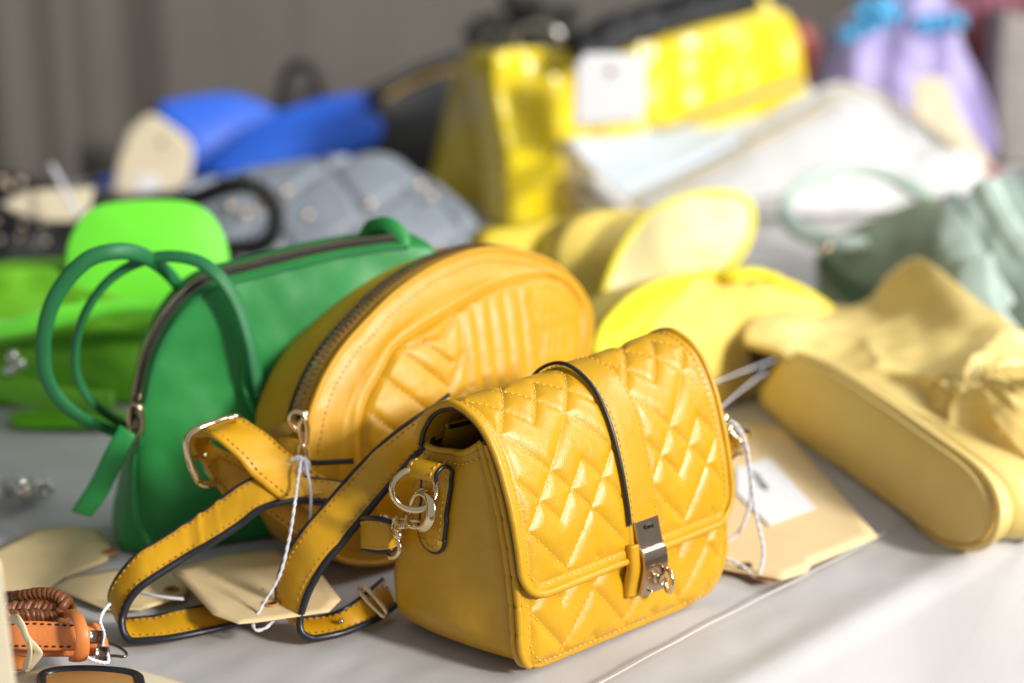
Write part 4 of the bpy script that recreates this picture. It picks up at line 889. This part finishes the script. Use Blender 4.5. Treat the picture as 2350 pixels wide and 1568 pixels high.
ball(lp_.at(*lp_.hit(2000, 32), .045), .010, None, 12, 8).build('bead', pmat('sky_blue_bead', (.12, .5, .8), .1, var=.02), lb2)
card('price_tag', [(2095, 260), (2090, 190), (2130, 172), (2175, 185), (2200, 260), (2280, 385), (2240, 392), (2150, 320)], 2.15, M['kraftl'], 'cream tag hanging down the front of the lilac pouch')
mr = empty('maroon_bag', G(2300, 330), 'maroon leather bag with pink cloth on top at the top right corner', 'bag')
pillow(Plane(G(2320, 350), 10, 5), [(2150, 60), (2200, 20), (2340, 10), (2480, 30), (2500, 380), (2200, 390)], .1, .015, n=60).build('body', M['maroon'], mr)
r = ribbon([(2170, 0, 2.6, 2200, 60, 2.6), (2260, -20, 2.58, 2270, 40, 2.58), (2350, -30, 2.56, 2360, 60, 2.56)], 30, .015, wob=.008); r['body'].build('cloth_strap', M['pink'], mr)
gy = empty('grey_tote', G(2350, 350), 'narrow grey canvas tote standing at the right edge in front of the maroon bag', 'tote')
pillow(Plane(G(2330, 380), 5, 3), [(2300, 50), (2345, 40), (2420, 50), (2440, 390), (2305, 395)], .06, .006, n=60, edge=.08).build('body', M['grey'], gy)
pillow(Plane(G(1850, 330), 10, 5), [(1815, 80), (1870, 70), (1880, 200), (1900, 330), (1820, 330)], .06, .01, n=40).build('red_bag', M['red']); tag(bpy.data.objects['red_bag'], 'dark red bag glimpsed between the yellow patent bag and the lilac pouch', 'bag')
pillow(Plane(G(2262, 400), 10, 60), [(2235, 385), (2258, 372), (2285, 382), (2288, 400), (2255, 408)], .01, .004, n=30).build('red_purse', M['red']); tag(bpy.data.objects['red_purse'], 'small red purse lying at the foot of the lilac pouch', 'purse')

# ------------------------------------------------------------------ 11. sage bag
sg = empty('sage_bag', G(2150, 700), 'sage green leather bag with a round handle and mint straps at the right', 'bag')
sgp = Plane(G(2000, 710), -28, 42)
pillow(Plane(G(2160, 740), -20, 40), [(1870, 640), (1880, 560), (1980, 510), (2120, 455), (2200, 470), (2300, 420), (2420, 380), (2480, 560), (2480, 800), (2300, 790), (2120, 740), (1980, 720), (1880, 700)], .05, .035, disp=lambda a, b, r, z: .010 * fbm((a, b, 0), 11), n=120, nr=30, edge=.2).build('body', M['sage'], sg)
r = ribbon([(2150, 440, 1.78, 2130, 480, 1.76), (2060, 400, 1.80, 2050, 420, 1.79), (1960, 378, 1.80, 1960, 400, 1.79), (1860, 395, 1.76, 1875, 425, 1.75), (1800, 445, 1.70, 1825, 462, 1.70), (1785, 490, 1.66, 1818, 485, 1.66), (1810, 535, 1.62, 1850, 515, 1.62), (1880, 568, 1.60, 1920, 540, 1.60), (1990, 570, 1.60, 1990, 545, 1.6)], 90, .010, edge_r=(.004, .005)); r['body'].build('handle', M['mint'], sg)
patch([[(1885, 575, 1.62), (1960, 640, 1.57), (2060, 700, 1.52)], [(1870, 610, 1.62), (1930, 680, 1.57), (2030, 740, 1.52)]], 10, 30, .01, .002, 20).build('base_panel', M['saged'], sg)
for rl in ([(2160, 470, 1.5, 2200, 450, 1.5), (2150, 560, 1.47, 2240, 540, 1.46), (2190, 640, 1.44, 2270, 600, 1.44), (2280, 740, 1.42, 2330, 690, 1.42)], [(2230, 430, 1.48, 2290, 420, 1.48), (2280, 520, 1.45, 2330, 500, 1.45), (2330, 600, 1.43, 2400, 570, 1.43)], [(2200, 600, 1.44, 2280, 590, 1.43), (2190, 690, 1.42, 2290, 680, 1.41), (2260, 790, 1.4, 2340, 760, 1.39)]):
    r = ribbon(rl, 40, .016, wob=.002); r['body'].build('strap', M['mint'], sg)
mg = empty('mint_bag', G(2330, 800), 'pale grey mint leather bag slouching over the sage bag at the right edge', 'bag')
pillow(Plane(G(2330, 800), -15, 25), [(2145, 600), (2165, 500), (2215, 445), (2300, 405), (2420, 385), (2500, 520), (2480, 800), (2360, 800), (2250, 720)], .06, .03, disp=lambda a, b, r, z: .010 * fbm((a, b * .5, 0), 16), n=120, nr=30, edge=.2).build('body', M['mint'], mg)
mb = MB(); ball(D(1896, 572, 1.58), .006, mb, 10, 8); mb.build('stud', M['gold'], sg)

# ------------------------------------------------------------------ 12. lemon bag with lobes
ly = empty('lemon_bag', G(1500, 900), 'lemon yellow bag with petal shaped cream panels, behind the two mustard bags', 'bag')
pillow(Plane(G(1250, 780), 20, 10), [(1100, 560), (1200, 518), (1310, 500), (1400, 530), (1400, 800), (1180, 800)], .04, .012, n=80).build('side_lobe', M['lemond'], ly)
pillow(Plane(G(1370, 800), 25, 12), [(1278, 620), (1285, 545), (1340, 493), (1460, 478), (1520, 500), (1470, 600), (1420, 700), (1400, 800), (1330, 780)], .04, .022, n=80).build('side_lobe', M['cream'], ly)
def rimmed(pl, out, T, b, arc_, name, mat='cream'):
    o = pillow(pl, out, T, b, n=120, edge=.14, nr=24, disp=lambda a_, b_, r, z: .009 * fbm((a_, b_, 1), 10)).build(name, M[mat], ly)
    S = spline([pl.hit(x, y) for x, y in out], 200, True); c = S.mean(0)
    P = [pl.at(*(c + (S[i % 200] - c) * .985), .001) for i in range(int(arc_[0] * 200), int(arc_[1] * 200))]
    tube(P, .0030, 10, False, rb=.0024).build('rim', M['lemon'], o); return o
rimmed(Plane(G(1500, 850), 12, 22), [(1385, 690), (1400, 620), (1440, 545), (1500, 482), (1580, 447), (1670, 441), (1722, 466), (1728, 520), (1700, 590), (1640, 640), (1540, 690), (1430, 740)], .018, .010, (-.06, .66), 'upright_lobe', 'palecream')
fl_ = rimmed(Plane(G(1540, 955), 46, 14), [(1362, 800), (1410, 712), (1500, 652), (1640, 624), (1780, 640), (1870, 680), (1930, 740), (1890, 820), (1790, 900), (1750, 1000), (1640, 1030), (1500, 1020), (1400, 930)], .05, .014, (-.04, .48), 'front_lobe')
pillow(Plane(G(1540, 957), 46, 14), [(1362, 800), (1395, 735), (1440, 690), (1510, 655), (1590, 640), (1540, 690), (1480, 745), (1440, 800), (1400, 860)], .010, .018, n=60, edge=.2).build('corner_panel', M['lemon'], fl_)
r = ribbon([(1640, 628, 1.34, 1700, 640, 1.33), (1720, 618, 1.36, 1740, 634, 1.35), (1790, 635, 1.36, 1790, 650, 1.35)], 20, .006); r['body'].build('strap', M['lemon'], ly)

# ------------------------------------------------------------------ 13. butter yellow gathered pouch
bu = empty('gathered_pouch', G(2100, 1150), 'butter yellow leather clutch lying on its side with gathered folds, front right', 'clutch')
b0_, b1_ = G(2170, 1250), G(1750, 945); yaw = math.degrees(math.atan2((b0_ - b1_)[1], (b0_ - b1_)[0])); bpl = Plane(b0_, yaw, 12)
bpo = [(1742, 915), (1756, 880), (1790, 830), (1825, 818), (1900, 850), (2000, 915), (2120, 1000), (2220, 1075), (2262, 1140), (2262, 1200), (2225, 1243), (2150, 1240), (2060, 1185), (1950, 1105), (1850, 1020), (1780, 955)]
pb = pillow(bpl, bpo, .02, .004, n=140, edge=.12).build('base_panel', M['butterd'], bu)
S = spline([bpl.hit(*p) for p in bpo], 160, True); c = S.mean(0); tube([bpl.at(s[0] * 1, s[1] * 1, -.004) if False else bpl.at(*(c + (s - c) * 1.03), -.006) for s in S], .0028, 8, True).build('piping', M['butter'], pb)
pillow(Plane(bpl.at(0, 0, -.024), yaw, 12), [(1790, 830), (1900, 850), (2000, 880), (2120, 960), (2230, 1030), (2300, 1090), (2318, 1150), (2290, 1215), (2230, 1245), (2150, 1225), (2000, 1120), (1850, 1000)], .05, .004, n=120).build('body', M['butter'], bu)
patch([[(1708, 786, 1.30), (1790, 800, 1.265), (1870, 838, 1.24), (1990, 915, 1.185), (2110, 990, 1.13), (2150, 985, 1.115), (2250, 930, 1.11), (2420, 900, 1.09)],
       [(1714, 758, 1.32), (1800, 765, 1.31), (1890, 790, 1.30), (2000, 850, 1.24), (2120, 900, 1.18), (2180, 890, 1.15), (2280, 870, 1.14), (2440, 880, 1.12)],
       [(1765, 730, 1.35), (1850, 730, 1.35), (1940, 745, 1.35), (2030, 780, 1.30), (2130, 810, 1.25), (2230, 830, 1.2), (2330, 850, 1.16)],
       [(1850, 720, 1.44), (1930, 716, 1.43), (2020, 714, 1.40), (2080, 722, 1.36), (2160, 745, 1.31), (2260, 780, 1.25), (2400, 830, 1.18)],
       [(1950, 716, 1.46), (2020, 710, 1.45), (2045, 640, 1.44), (2100, 598, 1.42), (2160, 625, 1.38), (2260, 710, 1.32), (2400, 812, 1.24)]], 90, 130, .005, .008, 11, gather=(D(2215, 860, 1.14), 4.5, .011, .14)).build('upper_fold', M['butter'], bu)
patch([[(2100, 1000, 1.13), (2200, 1075, 1.07), (2270, 1130, 1.03), (2320, 1195, 1.01)], [(2180, 930, 1.13), (2250, 1000, 1.08), (2320, 1080, 1.04), (2345, 1170, 1.02)], [(2190, 880, 1.14), (2280, 920, 1.1), (2370, 980, 1.07), (2400, 1120, 1.05)], [(2230, 860, 1.17), (2300, 870, 1.14), (2400, 900, 1.1), (2460, 1000, 1.08)]], 70, 80, .005, .008, 13, gather=(D(2215, 880, 1.13), 4.0, .008, .10)).build('lower_fold', M['butter'], bu)
patch([[(2200, 905, 1.10), (2240, 890, 1.09), (2300, 930, 1.07), (2380, 1010, 1.05)], [(2205, 925, 1.095), (2250, 935, 1.08), (2300, 985, 1.06), (2380, 1080, 1.04)]], 20, 50, .006, .006, 20).build('gather', M['butter'], bu)
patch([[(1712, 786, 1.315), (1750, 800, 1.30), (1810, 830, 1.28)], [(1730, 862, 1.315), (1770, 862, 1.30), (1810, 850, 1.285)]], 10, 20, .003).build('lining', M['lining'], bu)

# ------------------------------------------------------------------ 14. tags and strings
o, c, n = card('price_tag', [(1650, 1010), (1700, 975), (1800, 985), (2015, 1232), (1862, 1296), (1852, 1312), (1795, 1330), (1640, 1302)], None, M['kraft'], 'large manila tag with a white printed label, right of the small quilted bag', world=.004, hole=(1712, 1300))
lab = [G(x, y, .0052) for x, y in ((1690, 1075), (1765, 1050), (1872, 1165), (1765, 1205), (1690, 1130))]
MB().add(lab + [p - np.array([0, 0, .0005]) for p in lab], [(0, 1, 2, 3, 4), (0, 5, 6, 1), (1, 6, 7, 2), (2, 7, 8, 3), (3, 8, 9, 4)]).build('label', M['paper'], o, smooth=False)
ink = MB(); lx = (G(1835, 1130, 0) - G(1745, 1060, 0)); lx /= np.linalg.norm(lx); ly_ = np.cross((0, 0, 1), lx)
for row in range(3):
    for k in range(6 if row < 2 else 4):
        if random.random() < .15: continue
        box(G(1722 + row * 12, 1080 + row * 16, .0056) + lx * (.0032 * k), lx, ly_, (0, 0, 1), .0010, .0016 + .0006 * random.random(), .0001, ink)
ink.build('printed_text', M['ink'], o, smooth=False)
card('price_tag', [(1640, 1240), (1690, 1250), (1770, 1310), (1800, 1330), (1760, 1336), (1640, 1300)], None, M['camel'], 'folded brown tag poking out beneath the large printed manila tag', world=.0015)
string([(1655, 960, .965), (1690, 975, .963), (1712, 1020, .96), (1722, 1090, .958), (1735, 1180, .955), (1752, 1260, .950), (1745, 1310, .945), (1730, 1322, .945), (1705, 1300, .95), (1660, 1278, .955), (1640, 1270, .96)], 'white string looped from the right ring of the small quilted bag to the printed tag', .0010)
string([(1660, 965, .966), (1700, 1000, .965), (1720, 1080, .965), (1722, 1150, .965), (1700, 1215, .963), (1670, 1240, .96), (1648, 1250, .96)], 'second white string curving between the right ring and the small quilted bag', .0010)
string([(1618, 888, 1.0), (1680, 862, 1.12), (1780, 825, 1.27)], 'thin white thread stretched from the quilted bag to the opening of the butter clutch', .0006)
string([(1640, 950, 1.0), (1690, 905, 1.1), (1760, 850, 1.25)], 'lower thin white thread running toward the butter clutch', .0006)
def c8(x, y): return (x * .2806, 1128 + y * .2806)
card('price_tag', [c8(*p) for p in ((-200, 560), (0, 455), (300, 312), (560, 285), (800, 312), (905, 400), (880, 560), (520, 705), (400, 790), (60, 885), (-200, 700))], None, M['kraft'], 'large rounded manila tag lying flat left of the green satchel', world=.0022, hole=c8(900, 500))
card('price_tag', [c8(*p) for p in ((430, 780), (560, 700), (900, 640), (1400, 620), (1560, 760), (1500, 860), (1150, 965), (870, 965))], None, M['kraft'], 'manila tag seen through the left loop of the mustard shoulder strap', world=.0034, hole=c8(1400, 810))
card('price_tag', [c2(*p) for p in ((450, 1000), (700, 930), (960, 905), (1180, 1010), (1290, 1150), (1230, 1210), (870, 1262), (780, 1270), (655, 1225))], None, M['kraft'], 'octagonal manila tag lying between the two loops of the mustard shoulder strap', world=.016, hole=c2(945, 1175))
string([(*c8(1120, 820), .885), (*c8(1250, 850), .88), (*c8(1380, 870), .878), (*c8(1500, 880), .878)], 'white string inside the left loop of the mustard strap', .0009)
string([(*c2(1095, 440), .915), (*c2(1085, 500), .905), (*c2(1070, 600), .895), (*c2(1060, 680), .875), (*c2(1030, 860), .87), (*c2(985, 1030), .865), (*c2(900, 1180), .862), (*c2(855, 1270), .858), (*c2(870, 1305), .856), (*c2(920, 1290), .858), (*c2(955, 1255), .862)], 'white string tied to the zip pull and hanging in a long loop to the table', .0009)
string([(*c2(1110, 440), .915), (*c2(1125, 520), .905), (*c2(1140, 620), .900), (*c2(1140, 700), .89), (*c2(1130, 800), .885), (*c2(1080, 900), .885)], 'short white string hanging from the zip pull beside the long loop', .0008)
mb = MB()
for q in ([(1045, 455), (1080, 440), (1110, 470), (1085, 530)], [(1060, 450), (1120, 460), (1130, 490), (1100, 510)], [(1090, 480), (1130, 540)], [(1100, 470), (1085, 500), (1130, 500), (1125, 470)]): tube(spline([D(*c2(*p), .913) for p in q], 20), .0010, 6, False, mb)
tag(mb.build('string_knot', M['string']), 'white string knot tied on the pull ring of the domed mustard bag', 'knot')

# ------------------------------------------------------------------ 15. belt, cards and wire at the lower left
be = empty('tan_belt', G(120, 1500), 'coiled tan leather belt with stitched end, keeper loop and braided brown length, lower left', 'belt')
def belt(pts1, name, mat, n=60, th=.0032, st_=None, er=None):
    r = ribbon(pts1, n, th, edge_r=er, stitch_at=st_ or ()); o = r['body'].build(name, mat, be)
    if st_: r['stitch'].build('stitching', M['lining'], o, kind='stuff')
    return o
db = .800
belt([(*c8(-60, 1080), db + .02, *c8(-60, 1260), db + .01), (*c8(100, 1065), db + .012, *c8(120, 1290), db + .004), (*c8(300, 1062), db + .012, *c8(320, 1300), db + .004), (*c8(480, 1072), db + .012, *c8(500, 1302), db + .004), (*c8(620, 1080), db + .012, *c8(640, 1300), db + .004)], 'belt_end', M['tan'], st_=(.10, .88))
belt([(*c8(-40, 1120), db + .03, *c8(-20, 1330), db + .02), (*c8(200, 1110), db + .022, *c8(220, 1350), db + .012), (*c8(480, 1110), db + .022, *c8(500, 1350), db + .012), (*c8(700, 1100), db + .022, *c8(740, 1350), db + .012), (*c8(830, 1180), db + .024, *c8(880, 1300), db + .014)], 'belt_layer', M['tan'])
belt([(*c8(700, 1080), db + .03, *c8(705, 1330), db + .01), (*c8(790, 1085), db + .028, *c8(800, 1320), db + .01), (*c8(850, 1170), db + .028, *c8(885, 1310), db + .012)], 'buckle_tab', M['tan'], 30)
belt([(*c8(545, 985), db + .03, *c8(480, 1010), db + .035), (*c8(640, 985), db + .015, *c8(560, 1010), db + .012), (*c8(700, 1060), db + .003, *c8(600, 1080), db + .002), (*c8(732, 1200), db - .002, *c8(620, 1200), db - .003), (*c8(725, 1340), db, *c8(600, 1350), db - .001), (*c8(680, 1378), db + .01, *c8(560, 1370), db + .01)], 'keeper_loop', M['tan'], 40, .003)
belt([(*c8(-30, 1330), db + .02, *c8(-30, 1460), db + .012), (*c8(130, 1340), db + .015, *c8(150, 1460), db + .008), (*c8(210, 1350), db + .015, *c8(215, 1450), db + .008)], 'lower_layer', M['tan'], 30)
mb = MB(); bc = [D(*c8(x, y), d) for x, y, d in ((-80, 930, .86), (60, 920, .85), (200, 900, .84), (330, 880, .838), (450, 900, .836), (520, 960, .832), (440, 1010, .83), (250, 1000, .828), (80, 1010, .826), (-60, 1040, .825))]; bc = spline(bc, 240); T_, N_, B_2 = frames(bc)
for ph in range(5): tube([bc[i] + N_[i] * .0048 * math.cos(i * .21 + ph * 1.257) + B_2[i] * .0034 * math.sin(i * .42 + ph * 2.5) for i in range(240)], .0026, 7, False, mb, rb=.0016)
mb.build('braid', M['brown'], be)
mb = MB(); 
for x, y, rr_ in ((785, 1190, .0035), (835, 1330, .0042)): tube([D(*c8(x - 40, y), db + .006), D(*c8(x + 50, y + 4), db + .006)], rr_, 14, False, mb)
mb.build('buckle_bar', M['steel'], be)
bk2 = [((130, 1030), (230, 1460)), ((250, 1180), (300, 1290))]
eb_ = spline([D(*c8(x, y), d) for x, y, d in ((90, 1050, .806), (140, 1045, .800), (180, 1100, .797), (220, 1200, .795), (300, 1290, .794), (310, 1330, .795), (240, 1420, .798), (210, 1450, .80))], 70); mb = MB()
tube(eb_, .0006, 8, False, mb, rb=.0024, up=(1, 0, 0))
eb_ = spline([D(*c8(x, y), d) for x, y, d in ((110, 1045, .805), (150, 1080, .799), (215, 1180, .796), (245, 1300, .794), (225, 1390, .796), (200, 1450, .80))], 70); tube(eb_, .0006, 8, False, mb, rb=.0022, up=(1, 0, 0))
tag(mb.build('rubber_band', M['elastic']), 'cream rubber band wrapped twice around the coiled tan belt', 'rubber band')
tag(tube(spline([G(*c8(x, y), .003) for x, y in ((860, 1240), (940, 1260), (1010, 1300), (1035, 1335), (1010, 1352), (940, 1345), (870, 1345))], 50), .0008, 8).build('wire_loop', M['steel']), 'thin dark wire loop on the cloth at the end of the tan belt', 'wire')
string([(*c8(900, 920), .835), (*c8(850, 980), .828), (*c8(820, 1060), .822), (*c8(850, 1160), .818), (*c8(840, 1250), .812), (*c8(880, 1330), .805), (*c8(880, 1400), .80), (*c8(780, 1385), .798), (*c8(720, 1360), .797)], 'white string hooked round the metal end of the tan belt', .0009)
card('price_tag', [c8(*p) for p in ((60, 1520), (300, 1430), (700, 1420), (1080, 1440), (1300, 1500), (1560, 1580), (1700, 1700), (100, 1800))], None, M['kraftl'], 'cream card lying flat at the bottom edge under the camel leather piece', world=.0015)
cw = empty('camel_leather_case', G(200, 1570), 'camel leather case with black piped edge at the bottom left corner', 'case')
co = [c8(*p) for p in ((340, 1560), (350, 1500), (480, 1465), (720, 1455), (960, 1470), (1110, 1500), (1145, 1560), (1160, 1700), (1000, 1780), (450, 1780), (330, 1700))]
P = np.array([G(x, y, .010) for x, y in co]); S = spline(P, 120, True); c = S.mean(0)
A = [c + (S - c) * r + np.array([0, 0, .002 * (1 - r)]) for r in np.linspace(.01, 1, 14)] + [S - np.array([0, 0, .008])]
cb_ = grid(np.array(A), False, True).build('panel', M['camel'], cw); tube(S + np.array([0, 0, -.0005]), .0026, 10, True).build('piping', M['edge'], cb_)
card('swing_ticket', [(-30, 1250), (0, 1292), (37, 1590), (36, 1640), (-60, 1640)], .66, M['kraftl'], 'cream card standing upright at the left edge, nearest the camera', 'card')
# chain heap
chn = empty('silver_chain', G(60, 1130), 'heap of silver chain links on the cloth at the left edge', 'chain')
lk = MB(); tube([(.0045 * math.cos(a), .0028 * math.sin(a), 0) for a in np.linspace(0, 2 * math.pi, 17)[:-1]], .0010, 6, True, lk)
me = None
for i in range(85):
    x = 8 + random.random() * 105; h = max(0, 1 - abs(x - 62) / 62); y = 1130 - random.random() * 95 * h
    if me is None:
        o = lk.build('link', M['silver'], chn); OFFl = OFF[chn.name]
        me = o.data
        for v in me.vertices: v.co = v.co + Vector(tuple(OFFl))
    else: o = bpy.data.objects.new('link', me); C.objects.link(o); o.parent = chn
    z = .002 + random.random() * .036 * h; o.location = tuple(G(x, 1128 - random.random() * 14, z) - OFFl); o.rotation_euler = (random.random() * 3, random.random() * 3, random.random() * 3)
print('done', sum(len(o.data.polygons) for o in C.objects if o.type == 'MESH'))
